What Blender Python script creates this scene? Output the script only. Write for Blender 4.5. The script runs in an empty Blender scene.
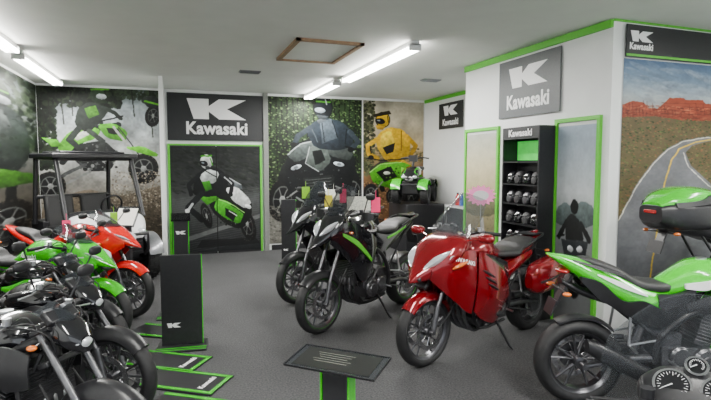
import bpy, bmesh, math, random
import numpy as np
from mathutils import Vector, Matrix, Euler
from mathutils.bvhtree import BVHTree
random.seed(4); rng=np.random.RandomState(7)
scene=bpy.context.scene; COL=scene.collection
pi=math.pi

# ------------------------------------------------------------------ materials
def lin(c):
    return tuple((x/12.92 if x<=.04045 else ((x+.055)/1.055)**2.4) for x in c)
def h(r,g,b): return lin((r/255,g/255,b/255))
MC={}
def mat(name,col,rough=.5,metal=0,coat=0,alpha=1,emit=0,noise=0,nscale=40,bump=0,spec=.5):
    if name in MC: return MC[name]
    m=bpy.data.materials.new(name); m.use_nodes=True
    nt=m.node_tree; b=nt.nodes['Principled BSDF']
    b.inputs['Base Color'].default_value=(*col,1)
    b.inputs['Roughness'].default_value=rough; b.inputs['Metallic'].default_value=metal
    b.inputs['Coat Weight'].default_value=coat; b.inputs['Coat Roughness'].default_value=.06
    b.inputs['Alpha'].default_value=alpha; b.inputs['Specular IOR Level'].default_value=spec
    if emit: 
        b.inputs['Emission Color'].default_value=(*col,1); b.inputs['Emission Strength'].default_value=emit
    if noise or bump:
        tc=nt.nodes.new('ShaderNodeTexCoord'); n=nt.nodes.new('ShaderNodeTexNoise')
        n.inputs['Scale'].default_value=nscale; n.inputs['Detail'].default_value=4
        nt.links.new(tc.outputs['Object'],n.inputs['Vector'])
        if noise:
            mx=nt.nodes.new('ShaderNodeMix'); mx.data_type='RGBA'
            mx.inputs[6].default_value=(*[c*(1-noise) for c in col],1)
            mx.inputs[7].default_value=(*[min(1,c*(1+noise)) for c in col],1)
            cr=nt.nodes.new('ShaderNodeMapRange'); cr.inputs[1].default_value=.3; cr.inputs[2].default_value=.7
            nt.links.new(n.outputs[0],cr.inputs[0]); nt.links.new(cr.outputs[0],mx.inputs[0])
            nt.links.new(mx.outputs[2],b.inputs['Base Color'])
        if bump:
            bp=nt.nodes.new('ShaderNodeBump'); bp.inputs['Strength'].default_value=bump; bp.inputs['Distance'].default_value=.01
            nt.links.new(n.outputs[0],bp.inputs['Height']); nt.links.new(bp.outputs[0],b.inputs['Normal'])
    MC[name]=m; return m
RUB=mat('rubber',(.012,.012,.013),.6,noise=.3,bump=.1)
BLK=mat('black_plastic',(.016,.016,.018),.35,noise=.2)
RIMD=mat('rim_dark',(.12,.12,.13),.28,.9,noise=.1)
MATB=mat('matte_black',(.018,.018,.02),.6,noise=.2)
GLB=mat('gloss_black',(.008,.008,.010),.12,coat=1,noise=.1)
GUN=mat('engine_metal',(.15,.15,.16),.32,.85,noise=.3,nscale=20)
ALU=mat('aluminium',(.55,.56,.58),.3,1,noise=.1)
CHR=mat('chrome',(.8,.8,.82),.08,1,noise=.03)
DSC=mat('brake_steel',(.5,.5,.52),.26,1,noise=.15)
VIN=mat('seat_vinyl',(.02,.02,.021),.5,bump=.2,nscale=300,noise=.1)
ORG=mat('amber_lens',(.7,.16,.02),.15,coat=.5,noise=.1)
REDL=mat('red_lens',(.35,.01,.01),.12,coat=1,noise=.1)
LENS=mat('headlamp_lens',(.72,.75,.79),.08,.3,coat=1,noise=.1)
CLR=mat('clear_screen',(.45,.5,.52),.05,0,alpha=.15,noise=.02)
SMK=mat('smoked_screen',(.03,.035,.04),.05,0,alpha=.5,noise=.02)
SML=mat('light_smoked_screen',(.10,.11,.12),.05,0,alpha=.26,noise=.02)
CRM=mat('crimson_paint',h(138,4,20),.15,.35,coat=1,noise=.08,nscale=200)
RED=mat('red_paint',h(214,12,10),.2,0,coat=1,noise=.05)
GRN=mat('lime_paint',h(50,192,8),.22,0,coat=1,noise=.05)
DGRN=mat('green_trim',h(84,186,40),.5,noise=.05)
WHT=mat('white_paint',h(235,236,236),.35,coat=.4,noise=.03)
GRY=mat('grey_paint',h(120,122,126),.3,.5,coat=.6,noise=.08)
TXW=mat('white_print',h(245,245,245),.5,noise=.02)
PAP=mat('paper',h(235,232,222),.7,noise=.05)
PNK=mat('pink_card_glow',h(250,50,115),.6,emit=.2,noise=.05)  # plain card with faint emission added to brighten its pink; not a lamp
LPNK=mat('pale_pink_card_glow',h(252,140,195),.6,emit=.3,noise=.03)  # starburst card, unlit in itself; added self-glow lifts its colour
WOOD=mat('hatch_wood',h(150,120,90),.6,noise=.25,nscale=12)

# ------------------------------------------------------------------ mesh tools
def cat(secs,k=4):
    n=len(secs); out=[]
    A=np.array(secs,float)
    for i in range(n-1):
        p0=A[max(i-1,0)];p1=A[i];p2=A[i+1];p3=A[min(i+2,n-1)]
        for j in range(k):
            t=j/k
            out.append(.5*((2*p1)+(-p0+p2)*t+(2*p0-5*p1+4*p2-p3)*t*t+(-p0+3*p1-3*p2+p3)*t**3))
    out.append(A[-1]); return out
class M:
    def __init__(s): s.v=[];s.f=[]
    def add(s,vs,fs):
        b=len(s.v); s.v+= [tuple(p) for p in vs]; s.f+=[tuple(i+b for i in f) for f in fs]; return s
    def box(s,c,sz,rot=(0,0,0),tp=1):
        R=Euler(rot).to_matrix(); vs=[]
        for dz in(-.5,.5):
            k=tp if dz>0 else 1
            for dx,dy in((-.5,-.5),(.5,-.5),(.5,.5),(-.5,.5)):
                vs.append(Vector(c)+R@Vector((dx*sz[0]*k,dy*sz[1]*k,dz*sz[2])))
        return s.add(vs,[(3,2,1,0),(4,5,6,7),(0,1,5,4),(1,2,6,5),(2,3,7,6),(3,0,4,7)])
    def tube(s,pts,r,n=10,k=0):
        if k: pts=[tuple(p) for p in cat(pts,k)]
        P=[Vector(p) for p in pts]; rr=r if isinstance(r,(list,tuple)) else [r]*len(P)
        if len(rr)!=len(P): rr=list(np.interp(np.linspace(0,1,len(P)),np.linspace(0,1,len(rr)),rr))
        vs=[];fs=[]; up=None
        for i,p in enumerate(P):
            d=(P[min(i+1,len(P)-1)]-P[max(i-1,0)])
            if d.length<1e-7:d=Vector((0,0,1))
            d.normalize()
            if up is None:
                up=d.cross(Vector((0,0,1)) if abs(d.z)<.9 else Vector((1,0,0))).normalized()
            else:
                up=(up-d*up.dot(d)); up.normalize()
            w=d.cross(up)
            for j in range(n):
                a=2*pi*j/n; vs.append(p+(up*math.cos(a)+w*math.sin(a))*rr[i])
        for i in range(len(P)-1):
            for j in range(n):
                fs.append((i*n+j,i*n+(j+1)%n,(i+1)*n+(j+1)%n,(i+1)*n+j))
        fs.append(tuple(range(n))[::-1]); fs.append(tuple((len(P)-1)*n+j for j in range(n)))
        return s.add(vs,fs)
    def loft(s,secs,n=26,k=4,e=2.4,top=0.0):
        S=[tuple(q)+(0,)*(5-len(q)) for q in secs]; S=cat(S,k); vs=[];fs=[]
        for q in S:
            x,zc,w,hh,yc=q; w=max(w,.002);hh=max(hh,.002)
            for j in range(n):
                a=2*pi*j/n; c=math.cos(a);sn=math.sin(a)
                y=w*math.copysign(abs(c)**(2/e),c); z=hh*math.copysign(abs(sn)**(2/e),sn)
                y*=1-top*max(sn,0)
                vs.append((x,yc+y,zc+z))
        m=len(S)
        for i in range(m-1):
            for j in range(n):
                fs.append((i*n+j,i*n+(j+1)%n,(i+1)*n+(j+1)%n,(i+1)*n+j))
        fs.append(tuple(range(n))[::-1]); fs.append(tuple((m-1)*n+j for j in range(n)))
        return s.add(vs,fs)
    def rev(s,prof,c,n=44,a0=0,a1=2*pi,closed=True):
        full=abs(a1-a0-2*pi)<1e-4; m=len(prof); N=n if full else n+1; vs=[];fs=[]
        for i in range(N):
            a=a0+(a1-a0)*i/n
            for r,y in prof: vs.append((c[0]+r*math.cos(a),c[1]+y,c[2]+r*math.sin(a)))
        for i in range(n):
            i2=(i+1)%N
            for j in range(m if closed else m-1):
                j2=(j+1)%m
                fs.append((i*m+j,i2*m+j,i2*m+j2,i*m+j2))
        if not full and closed:
            fs.append(tuple(range(m))); fs.append(tuple((N-1)*m+j for j in range(m))[::-1])
        return s.add(vs,fs)
    def ball(s,c,r,nu=18,nv=12,rot=(0,0,0),p=1):
        R=Euler(rot).to_matrix(); vs=[];fs=[]
        P=lambda q: math.copysign(abs(q)**p,q)
        for i in range(nv+1):
            t=pi*i/nv
            for j in range(nu):
                a=2*pi*j/nu
                vs.append(Vector(c)+R@Vector((r[0]*P(math.sin(t))*P(math.cos(a)),r[1]*P(math.sin(t))*P(math.sin(a)),r[2]*P(math.cos(t)))))
        for i in range(nv):
            for j in range(nu): fs.append((i*nu+j,(i+1)*nu+j,(i+1)*nu+(j+1)%nu,i*nu+(j+1)%nu))
        return s.add(vs,fs)
    def shell(s,st,side,m=9,k=4,th=.009):
        S=cat(st,k); rows=[]
        for x,zt,zb,yt,yb,bu in S:
            r=[]
            for i in range(m):
                t=i/(m-1); r.append((x,side*(yt+(yb-yt)*t+bu*math.sin(pi*t)),zt+(zb-zt)*t))
            rows.append(r)
        vs=[p for r in rows for p in r]; nn=len(vs)
        vs+= [(p[0],p[1]-side*th,p[2]) for p in vs]
        N=len(rows); fs=[]
        for i in range(N-1):
            for j in range(m-1):
                q=(i*m+j,i*m+j+1,(i+1)*m+j+1,(i+1)*m+j); fs.append(q); fs.append(tuple(x+nn for x in q[::-1]))
        edge=[i*m for i in range(N)]+[(N-1)*m+j for j in range(1,m)]+[i*m+m-1 for i in range(N-2,-1,-1)]+[j for j in range(m-2,0,-1)]
        for a,b in zip(edge,edge[1:]+edge[:1]): fs.append((a,b,b+nn,a+nn))
        return s.add(vs,fs)
    def sheet(s,base,top,curve=.12,th=.005,mid=0,arch=.05):
        nu,nv=14,9; vs=[];fs=[]
        for i in range(nv):
            t=i/(nv-1)
            for j in range(nu+1):
                q=-1+2*j/nu; w=base[2]+(top[2]-base[2])*t+mid*math.sin(pi*t)
                vs.append((base[0]+(top[0]-base[0])*t-curve*q*q+mid*.4*math.sin(pi*t),q*w,base[1]+(top[1]-base[1])*t-arch*q*q*t))
        W=nu+1; nn=nv*W; G=np.array(vs).reshape(nv,W,3)
        du=np.gradient(G,axis=1); dv=np.gradient(G,axis=0); nr=np.cross(du,dv); nr/=np.linalg.norm(nr,axis=2,keepdims=True)
        vs=vs+[tuple(p) for p in (G-nr*th).reshape(-1,3)]
        for i in range(nv-1):
            for j in range(nu):
                q=(i*W+j,i*W+j+1,(i+1)*W+j+1,(i+1)*W+j); fs.append(q); fs.append(tuple(x+nn for x in q[::-1]))
        edge=[i*W for i in range(nv)]+[(nv-1)*W+j for j in range(1,W)]+[i*W+W-1 for i in range(nv-2,-1,-1)]+[j for j in range(W-2,0,-1)]
        for a,b in zip(edge,edge[1:]+edge[:1]): fs.append((a,b,b+nn,a+nn))
        return s.add(vs,fs)
    def poly(s,pts,th,origin=(0,0,0),ux=(1,0,0),uy=(0,0,1)):
        ux=Vector(ux);uy=Vector(uy);nz=ux.cross(uy).normalized(); o=Vector(origin)
        a=[o+ux*p[0]+uy*p[1] for p in pts]; b=[q+nz*th for q in a]; n=len(pts)
        return s.add(a+b,[tuple(range(n))[::-1],tuple(range(n,2*n))]+[(i,(i+1)%n,(i+1)%n+n,i+n) for i in range(n)])
    def obj(s,name,material,parent=None,label=None,bevel=0,sharp=38,loc=None):
        me=bpy.data.meshes.new(name); me.from_pydata(s.v,[],s.f)
        bm=bmesh.new(); bm.from_mesh(me); bmesh.ops.recalc_face_normals(bm,faces=bm.faces)
        for f in bm.faces: f.smooth=True
        bm.to_mesh(me); bm.free(); me.set_sharp_from_angle(angle=math.radians(sharp))
        me.materials.append(material)
        o=bpy.data.objects.new(name,me); COL.objects.link(o)
        if parent: o.parent=parent
        if loc: o.location=loc
        if label: o['label']=label
        if bevel:
            b=o.modifiers.new('b','BEVEL'); b.width=bevel; b.segments=2; b.limit_method='ANGLE'
        return o
def empty(name,label,cat_,loc=(0,0,0),ang=0,group=None):
    e=bpy.data.objects.new(name,None); e.empty_display_size=.1; COL.objects.link(e)
    e.location=loc; e.rotation_euler=(0,0,ang); e['label']=label; e['category']=cat_
    if group: e['group']=group
    return e
def tag(o,label,cat_,group=None):
    o['label']=label;o['category']=cat_
    if group:o['group']=group
    return o
def struct(o): o['kind']='structure'; return o

def textmesh(txt,size,bold=.0,sx=1,ext=.001):
    cu=bpy.data.curves.new('t','FONT'); cu.body=txt; cu.size=size; cu.offset=bold; cu.extrude=ext
    cu.align_x='CENTER'; cu.align_y='CENTER'; cu.resolution_u=4; cu.space_character=1+bold/size*1.6
    o=bpy.data.objects.new('t',cu); COL.objects.link(o)
    dg=bpy.context.evaluated_depsgraph_get(); me=bpy.data.meshes.new_from_object(o.evaluated_get(dg))
    bpy.data.objects.remove(o); 
    vs=[(v.co.x*sx,v.co.y,v.co.z) for v in me.vertices]; fs=[tuple(p.vertices) for p in me.polygons]
    bpy.data.meshes.remove(me); return vs,fs
def flat_text(txt,size,o,ux,uy,material,parent=None,bold=.0,sx=1,off=.002,name='lettering'):
    vs,fs=textmesh(txt,size,bold,sx); ux=Vector(ux).normalized();uy=Vector(uy).normalized();n=ux.cross(uy);o=Vector(o)
    m=M(); m.add([o+ux*x+uy*y+n*(z+off) for x,y,z in vs],fs); return m.obj(name,material,parent)
KL=[(0,1),(1.12,1),(1.12,.64),(1.66,1),(3.1,1),(2.08,.52),(3.1,0),(1.66,0),(1.12,.38),(1.12,0),(.34,0)]
def logo(w,o,ux,uy,material,parent=None,off=.002):
    ux=Vector(ux).normalized();uy=Vector(uy).normalized();n=ux.cross(uy); k=w/3.1
    m=M(); m.poly([((x-1.55)*k,(y-.5)*k*1.08) for x,y in KL],.001,Vector(o)+n*off,ux,uy)
    return m.obj('emblem',material,parent)

def decal(txt,size,x,z,side,targets,material,parent,bold=.003,sx=1,slope=0):
    vs,fs=textmesh(txt,size,bold,sx,0); trees=[BVHTree.FromPolygons(t.v,t.f) for t in targets]; out=[]
    d=-1 if side>0 else 1
    for a,b,c in vs:
        px=x+d*a; pz=z+b+a*slope; best=None
        for t in trees:
            hit=t.ray_cast(Vector((px,side*2,pz)),Vector((0,-side,0)))
            if hit[0] is not None and (best is None or side*hit[0].y>side*best): best=hit[0].y
        out.append((px,best,pz))
    ys=[p[1] for p in out if p[1] is not None]
    if not ys: return
    av=sum(ys)/len(ys)
    out=[(p[0],(p[1] if p[1] is not None else av)+side*.004,p[2]) for p in out]
    M().add(out,fs).obj('lettering',material,parent)

# ------------------------------------------------------------------ motorcycles
def wheel(parent,name,cx,R,w,rimmat,nsp=5,disc=1,tr=None,stripe=None):
    tr=tr or w*.40
    prof=[]
    for i in range(15):
        a=-pi*.72+ i*(2*pi*.72)/14
        prof.append((R-tr*.9+math.cos(a)*tr*.9 , math.sin(a)*w/2))
    m=M(); m.rev(prof,(cx,0,R),64)
    t=m.obj(name,RUB,parent)
    ri=R-tr*1.5
    m=M(); m.rev([(ri,-w*.36),(ri+.018,-w*.4),(ri+.02,-w*.34),(ri-.012,-w*.2),(ri-.012,w*.2),(ri+.02,w*.34),(ri+.018,w*.4),(ri,w*.36),(ri-.022,w*.2),(ri-.022,-w*.2)],(cx,0,R),56)
    m.rev([(.012,-.07),(.04,-.065),(.04,.065),(.012,.07)],(cx,0,R),20)
    for i in range(nsp):
        for dlt in(-.22,.22):
            a=2*pi*i/nsp+.3
            p0=Vector((cx+.03*math.cos(a),0,R+.03*math.sin(a))); p1=Vector((cx+(ri-.015)*math.cos(a+dlt),0,R+(ri-.015)*math.sin(a+dlt)))
            m.tube([p0,(p0+p1)/2,p1],[.014,.009,.008],6)
    m.obj('rim',rimmat,t)
    if stripe:
        m=M()
        for sd in(-1,1): m.rev([(ri+.006,sd*w*.405),(ri+.014,sd*w*.405),(ri+.014,sd*w*.43),(ri+.006,sd*w*.43)],(cx,0,R),56)
        m.obj('rim_stripe',stripe,t)
    for sd in ((-1,1) if disc==2 else ((1,) if disc else ())):
        d=M(); y=sd*w*.56
        d.rev([(.115,y-.003),(.152,y-.003),(.152,y+.003),(.115,y+.003)],(cx,0,R),48)
        for i in range(8):
            a=2*pi*i/8; d.tube([(cx+.03*math.cos(a),y*.9,R+.03*math.sin(a)),(cx+.12*math.cos(a+.3),y,R+.12*math.sin(a+.3))],.004,6)
        d.obj('brake_disc',DSC,t)
        a=2.6 if name=='front_wheel' else .6
        M().box((cx+.135*math.cos(a),y,R+.135*math.sin(a)),(.05,.04,.09),(0,-a+pi/2,0)).obj('brake_caliper',GUN,t,bevel=.006)
    return t

def bike(label,style,pos,ang,body,accent=BLK,rim=RIMD,side_text=None,group=None,z0=0,wb=1.44,lift=None,solo=False,mirrors=True,stripe=None,case=False,fork=None,barz=None):
    root=empty('motorcycle',label,'motorcycle',(pos[0],pos[1],z0),math.radians(ang),group)
    fx=wb/2; rx=-wb/2; R=.305
    L={'sport':0,'naked':-.02,'adv':.12,'tour':.03,'cruiser':-.06}[style]
    if lift is not None: L=lift
    DL=L-.12 if style=='adv' else (L if style=='sport' and lift is not None and not solo else 0)
    def O(m,name,material,**k): return m.obj(name,material,k.pop('parent',root),**k)
    wheel(root,'front_wheel',fx,R,.11,rim,5,2,stripe=stripe); wheel(root,'rear_wheel',rx,R,.16,rim,5,1,tr=.058,stripe=stripe)
    hx=.40; hz=.92+L
    fk=fork or GUN
    for s in(-1,1):
        m=M(); m.tube([(fx-.01,s*.09,R),(fx-.06,s*.09,.52)],.024,12); m.tube([(fx-.05,s*.09,.50),(hx-.0,s*.09,hz+.06)],.018,12)
        m.tube([(fx,s*.06,R),(fx,s*.11,R)],.018)
        O(m,'fork_leg',fk)
    m=M(); m.box((hx+.02,0,hz+.04),(.07,.24,.025),(0,-.4,0)).box((hx+.06,0,hz-.12),(.07,.24,.03),(0,-.4,0)); O(m,'fork_clamp',BLK,bevel=.006)
    m=M(); fr=R+.014; pf=[(fr,-.04),(fr+.010,-.026),(fr+.014,0),(fr+.010,.026),(fr,.04),(fr-.025,.062),(fr-.055,.068),(fr-.055,.063),(fr-.025,.057),(fr-.006,.037),(fr+.007,0),(fr-.006,-.037),(fr-.025,-.057),(fr-.055,-.063),(fr-.055,-.068),(fr-.025,-.062)]
    m.rev(pf,(fx,0,R),28,.75,2.65)
    O(m,'front_fender',body if style in('sport','tour') else BLK)
    m=M()
    for s in(-1,1):
        m.tube([(hx-.02,s*.04,hz-.02),(.22,s*.13,.80+L*.7),(-.08,s*.155,.66+L*.5),(-.24,s*.14,.50),(-.25,s*.12,.34)],[.03,.026,.024,.022,.024],10,k=4)
        m.tube([(-.12,s*.13,.68+L*.6),(-.45,s*.11,.76+L),(-.74,s*.08,.86+L)],.013,8)
        m.tube([(-.22,s*.13,.50),(-.6,s*.1,.78+L)],.011,8)
        m.tube([(hx-.04,s*.03,hz-.1),(.3,s*.12,.5),(.2,s*.13,.24),(-.2,s*.12,.24)],.014,8,k=3)
    m.tube([(hx+.02,0,hz-.14),(hx-.03,0,hz+.06)],.035,12); O(m,'frame',BLK)
    m=M()
    for s in(-1,1):
        m.tube([(-.24,s*.11,.37),(-.5,s*.12,.36),(rx,s*.12,R)],[.028,.024,.02],10)
        m.tube([(rx,s*.08,R),(rx,s*.145,R)],.02)
    m.tube([(-.28,-.1,.37),(-.28,.1,.37)],.03); m.tube([(-.34,0,.36),(-.22,0,.68)],.022)
    for i in range(7): 
        z=.42+i*.032; m.rev([(.03,-.004),(.042,0),(.03,.004)],(-.315+i*.012,0,z),14)
    O(m,'swingarm',GUN)
    m=M(); m.rev([(.03,.1),(.095,.1),(.095,.106),(.03,.106)],(rx,0,R),30)
    for s in(-1,1): m.tube([(rx,.103,R+s*.09),(-.22,.103,.38+s*.035)],.008,6)
    m.tube([(rx+.05,.115,R+.13),(-.35,.115,.44)],[.02,.02],8); O(m,'drive_chain',GUN)
    m=M(); m.box((-.01,0,.36),(.40,.27,.18)); m.box((.12,0,.56),(.18,.25,.22),(0,.3,0)); m.box((.16,0,.69),(.18,.26,.06),(0,.3,0)); m.box((-.16,0,.48),(.18,.22,.12))
    for i in range(8): m.box((.11+i*.0065,0,.48+i*.021),(.23,.29,.006),(0,.3,0))
    m.tube([(.2,-.14,.30),(.2,.14,.30)],.045,14); m.tube([(-.1,.10,.56),(.02,.16,.52),(.1,.15,.40)],.016,8,k=3)
    eng=O(m,'engine',GUN,bevel=.008)
    for s in(-1,1):
        m=M()
        m.rev([(.0,s*.13),(.10,s*.13),(.10,s*.165),(.085,s*.18),(.05,s*.182),(.045,s*.19),(.0,s*.19)],(.08,0,.36),28,closed=False)
        m.rev([(.0,s*.12),(.075,s*.12),(.075,s*.155),(.06,s*.17),(.0,s*.17)],(-.09,0,.39),24,closed=False)
        for i in range(8):
            a=i*pi/4; m.tube([(.08+.092*math.cos(a),s*.16,.36+.092*math.sin(a)),(.08+.092*math.cos(a),s*.178,.36+.092*math.sin(a))],.006,6)
        O(m,'engine_cover',GUN if style!='cruiser' else CHR,parent=eng)
    m=M(); m.box((.35,0,.56),(.03,.32,.24),(0,-.12,0)); 
    for i in range(12): m.box((.367,0,.46+i*.018),(.01,.31,.004),(0,-.12,0))
    O(m,'radiator',BLK)
    m=M()
    for y in(-.09,-.03,.03,.09): m.tube([(.24,y,.60),(.36,y,.5),(.33,y,.32),(.18,y*.7,.2),(-.1,-.05+y*.3,.19),(-.28,-.1,.22)],.017,8,k=4)
    ex=O(m,'exhaust_pipe',ALU if style=='naked' else (GUN if style!='cruiser' else CHR))
    m=M()
    if style in('tour',): m.loft([(-.25,.27,.03,.03,-.17),(-.4,.31,.055,.075,-.21),(-.75,.40,.06,.085,-.22),(-.88,.43,.045,.07,-.22)],k=3)
    elif style=='sport': m.loft([(-.22,.24,.03,.03,-.14),(-.34,.28,.05,.06,-.18),(-.62,.42,.055,.065,-.2),(-.74,.48,.035,.045,-.2)],k=3)
    else: m.tube([(-.24,-.13,.24),(-.36,-.18,.27),(-.85,-.2,.46 if style!='cruiser' else .3)],[.025,.05,.055],16)
    O(m,'silencer',ALU if style in('tour','naked') else (CHR if style=='cruiser' else BLK),parent=ex)
    for s in(-1,1):
        m=M(); m.tube([(-.16,s*.13,.36),(-.15,s*.25,.35)],.01,8); O(m,'footpeg',ALU)
        m=M(); m.tube([(-.42,s*.12,.7),(-.44,s*.15,.47),(-.43,s*.24,.45)],.010,8); m.tube([(-.26,s*.14,.5),(-.44,s*.15,.47)],.009,8); O(m,'footpeg_bracket',ALU)
        m=M(); m.tube([(.42,s*.10,.62),(.52,s*.11,.5),(.60,s*.115,.42),(.66,s*.1,.36)],.006,6,k=3); O(m,'brake_hose',RUB)
    M().tube([(-.05,.13,.27),(-.12,.24,.03),(-.14,.26,.0)],[.013,.011,.01],8).obj('kickstand',BLK,root)
    T=M()
    w=1.0 if style in('naked','cruiser','tour') else .92
    if solo: w=1.1
    hgt={'naked':.88,'cruiser':1.0,'tour':1.0,'sport':1.0,'adv':1.0}[style]
    T.loft([(.33,.87+L,.05*w,.05),(.28,.90+L,.12*w,.085*hgt),(.15,.915+L,.165*w,.105*hgt),(.04,.905+L,.16*w,.108*hgt),(-.06,.87+L,.12*w,.095*hgt),(-.15,.835+L,.095*w,.07*hgt),(-.22,.81+L,.08*w,.045)],e=3.1,top=.38)
    tank=O(T,'fuel_tank',body)
    M().rev([(0,-.0),(.035,0),(.035,.01),(0,.012)],(0,0,0),20,closed=False).obj('fuel_cap',ALU,tank,loc=(.10,0,.912+L+.106*hgt)).rotation_euler=(pi/2,0,0)
    S=M()
    if style in('adv','tour','cruiser'):
        sw=1.15 if style=='tour' else 1
        S.loft([(-.1,.83+L,.09,.03),(-.2,.82+L,.12*sw,.04),(-.38,.82+L,.145*sw,.045),(-.46,.86+L,.13*sw,.045),(-.62,.89+L,.12*sw,.045),(-.78,.90+L,.08*sw,.03)],e=2.8)
    elif solo:
        S.loft([(-.1,.84+L,.08,.03),(-.2,.83+L,.12,.04),(-.36,.85+L,.13,.04),(-.5,.925+L,.11,.045),(-.66,.99+L,.085,.035),(-.74,1.01+L,.05,.02)],e=2.8)
    else:
        S.loft([(-.1,.81+L,.08,.03),(-.2,.79+L,.11,.04),(-.38,.79+L,.125,.04),(-.44,.82+L,.10,.04),(-.5,.87+L,.10,.04),(-.66,.915+L,.09,.035),(-.76,.94+L,.05,.02)],e=2.8)
    O(S,'seat',VIN)
    Tm=M()
    if style=='cruiser': Tm.rev([(R+.05,-.09),(R+.065,0),(R+.05,.09),(R-.02,.11),(R+.04,.08),(R+.05,0),(R+.04,-.08),(R-.02,-.11)],(rx,0,R),28,.5,3.0)
    elif solo:
        Tm.loft([(-.10,.72+L,.13,.08),(-.30,.75+L,.165,.10),(-.50,.83+L,.165,.105),(-.68,.92+L,.14,.085),(-.82,.99+L,.09,.05),(-.96,1.05+L,.015,.006)],k=4,e=3.2,top=.35)
    else: Tm.loft([(-.22,.70+L,.09,.055),(-.42,.76+L,.11,.055),(-.62,.84+L,.105,.05),(-.80,.915+L,.08,.035),(-.93,.97+L,.02,.010)],k=4,e=3)
    O(Tm,'tail_cowl',body)
    if solo:
        for s in(-1,1):
            m=M(); m.shell([(-.10,.74+L,.54+L,.165,.13,.01),(-.22,.70+L,.56+L,.175,.135,.01),(-.36,.76+L,.60+L,.182,.14,.005),(-.50,.76+L,.68+L,.182,.15,.005),(-.64,.88+L,.76+L,.160,.15,.0),(-.76,.91+L,.88+L,.13,.13,.0)],s,th=.03); O(m,'tail_side_panel',BLK)
            m=M(); m.shell([(-.34,.80+L,.79+L,.176,.178,0),(-.5,.88+L,.845+L,.17,.174,0),(-.66,.935+L,.925+L,.142,.148,0)],s,th=.02); O(m,'tail_stripe',WHT)
            m=M(); m.shell([(-.48,.93+L,.915+L,.148,.155,0),(-.64,.98+L,.96+L,.126,.134,0),(-.80,1.02+L,1.01+L,.085,.09,0)],s,th=.02); O(m,'tail_accent',BLK)
            m=M(); m.shell([(-.02,.85+L,.70+L,.165,.16,0),(-.14,.80+L,.66+L,.15,.165,0),(-.26,.80+L,.72+L,.16,.17,0)],s,th=.03); O(m,'frame_cover',BLK)
    if style!='cruiser':
        m=M(); zt=.93+L
        m.ball((-.90 if not solo else -.84,0,zt),(.05,.07,.022)); O(m,'tail_lamp',REDL)
        m=M(); m.box((-.84,0,.80+L*.8),(.015,.08,.24),(0,.45,0)); m.box((-.92,0,.68+L*.8),(.012,.15,.11),(0,.35,0)); 
        for s in(-1,1): m.tube([(-.85,0,.80+L*.8),(-.86,s*.14,.80+L*.8)],.007,6)
        m.loft([(-.45,.70+L,.09,.03),(-.7,.78+L,.08,.03),(-.86,.86+L,.05,.02)])
        O(m,'plate_bracket',BLK)
        for s in(-1,1): M().ball((-.865,s*.16,.80+L*.8),(.03,.022,.015)).obj('turn_signal',ORG,root)
        m=M(); m.rev([(R+.015,-.065),(R+.03,0),(R+.015,.065),(R+.005,.065),(R+.02,0),(R+.005,-.065)],(rx,0,R),16,.8,2.1); O(m,'rear_hugger',BLK)
    if style in('adv','tour'):
        m=M()
        for s in(-1,1): m.tube([(-.5,s*.14,.86+L),(-.7,s*.15,.93+L),(-.88,s*.1,.95+L),(-.92,0,.95+L)],.011,8,k=3)
        m.box((-.82,0,.955+L),(.2,.18,.012)); O(m,'grab_rail',BLK)
    bz={'sport':.98+DL,'naked':.99+L,'adv':1.17+DL,'tour':1.10,'cruiser':1.03}[style]; bw={'sport':.33,'cruiser':.27,'naked':.33}.get(style,.37)
    if barz: bz=barz
    m=M(); bx=.33
    m.tube([(bx-.09,-bw,bz),(bx-.04,-bw*.58,bz+.01),(bx+.03,-.08,bz-.02),(bx+.03,.08,bz-.02),(bx-.04,bw*.58,bz+.01),(bx-.09,bw,bz)],.011,10,k=4)
    m.tube([(bx+.03,.05,hz+.05),(bx+.03,.05,bz-.02)],.014); m.tube([(bx+.03,-.05,hz+.05),(bx+.03,-.05,bz-.02)],.014)
    hb=O(m,'handlebar',CHR if style=='naked' else BLK)
    for s in(-1,1):
        M().tube([(bx-.06,s*(bw-.11),bz+.004),(bx-.09,s*bw,bz)],.017,12).obj('grip',RUB,hb)
        m=M(); m.tube([(bx-.01,s*(bw-.15),bz+.01),(bx+.0,s*(bw-.08),bz-.0),(bx-.01,s*(bw+.0),bz-.01)],[.007,.005,.006],8); m.box((bx-.03,s*(bw-.15),bz+.01),(.035,.045,.03)); m.tube([(bx-.0,s*(bw-.15),bz+.02),(bx+.0,s*(bw-.15),bz+.055)],.02,12)
        O(m,'brake_lever' if s<0 else 'clutch_lever',BLK if style in('adv','cruiser') else ALU,parent=hb)
        for (q,dz) in((.14,.02),(.18,-.01),(.10,.05)): M().tube([(bx,s*(bw-.15),bz+.01),(bx+q-.02,s*.14,bz+dz),(bx+q,s*.08,hz-.05),(hx+.02,s*.06,hz-.22)],.0045,6,k=4).obj('cable',RUB,hb)
        if mirrors:
            if style=='tour': a=(.50,s*.22,1.06); b=(.46,s*.34,1.08); c=(.45,s*.38,1.09); ra=(.05,.07,.04); mm=body
            elif style=='sport': a=(.50,s*.13,1.06+DL); b=(.46,s*.28,1.14+DL); c=(.45,s*.33,1.15+DL); ra=(.02,.06,.032); mm=BLK
            else: a=(bx-.03,s*(bw-.14),bz+.02); b=(bx,s*(bw-.07),bz+.16); c=(bx,s*(bw-.03),bz+.19); ra=(.015,.06,.034); mm=BLK
            m=M(); m.tube([a,b],.006,8).ball(c,ra,p=.8); mo=O(m,'mirror',mm)
            M().ball((c[0]-ra[0]*.55,c[1],c[2]),(ra[0]*.6,ra[1]*.88,ra[2]*.85)).obj('mirror_glass',CHR,mo)
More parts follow.
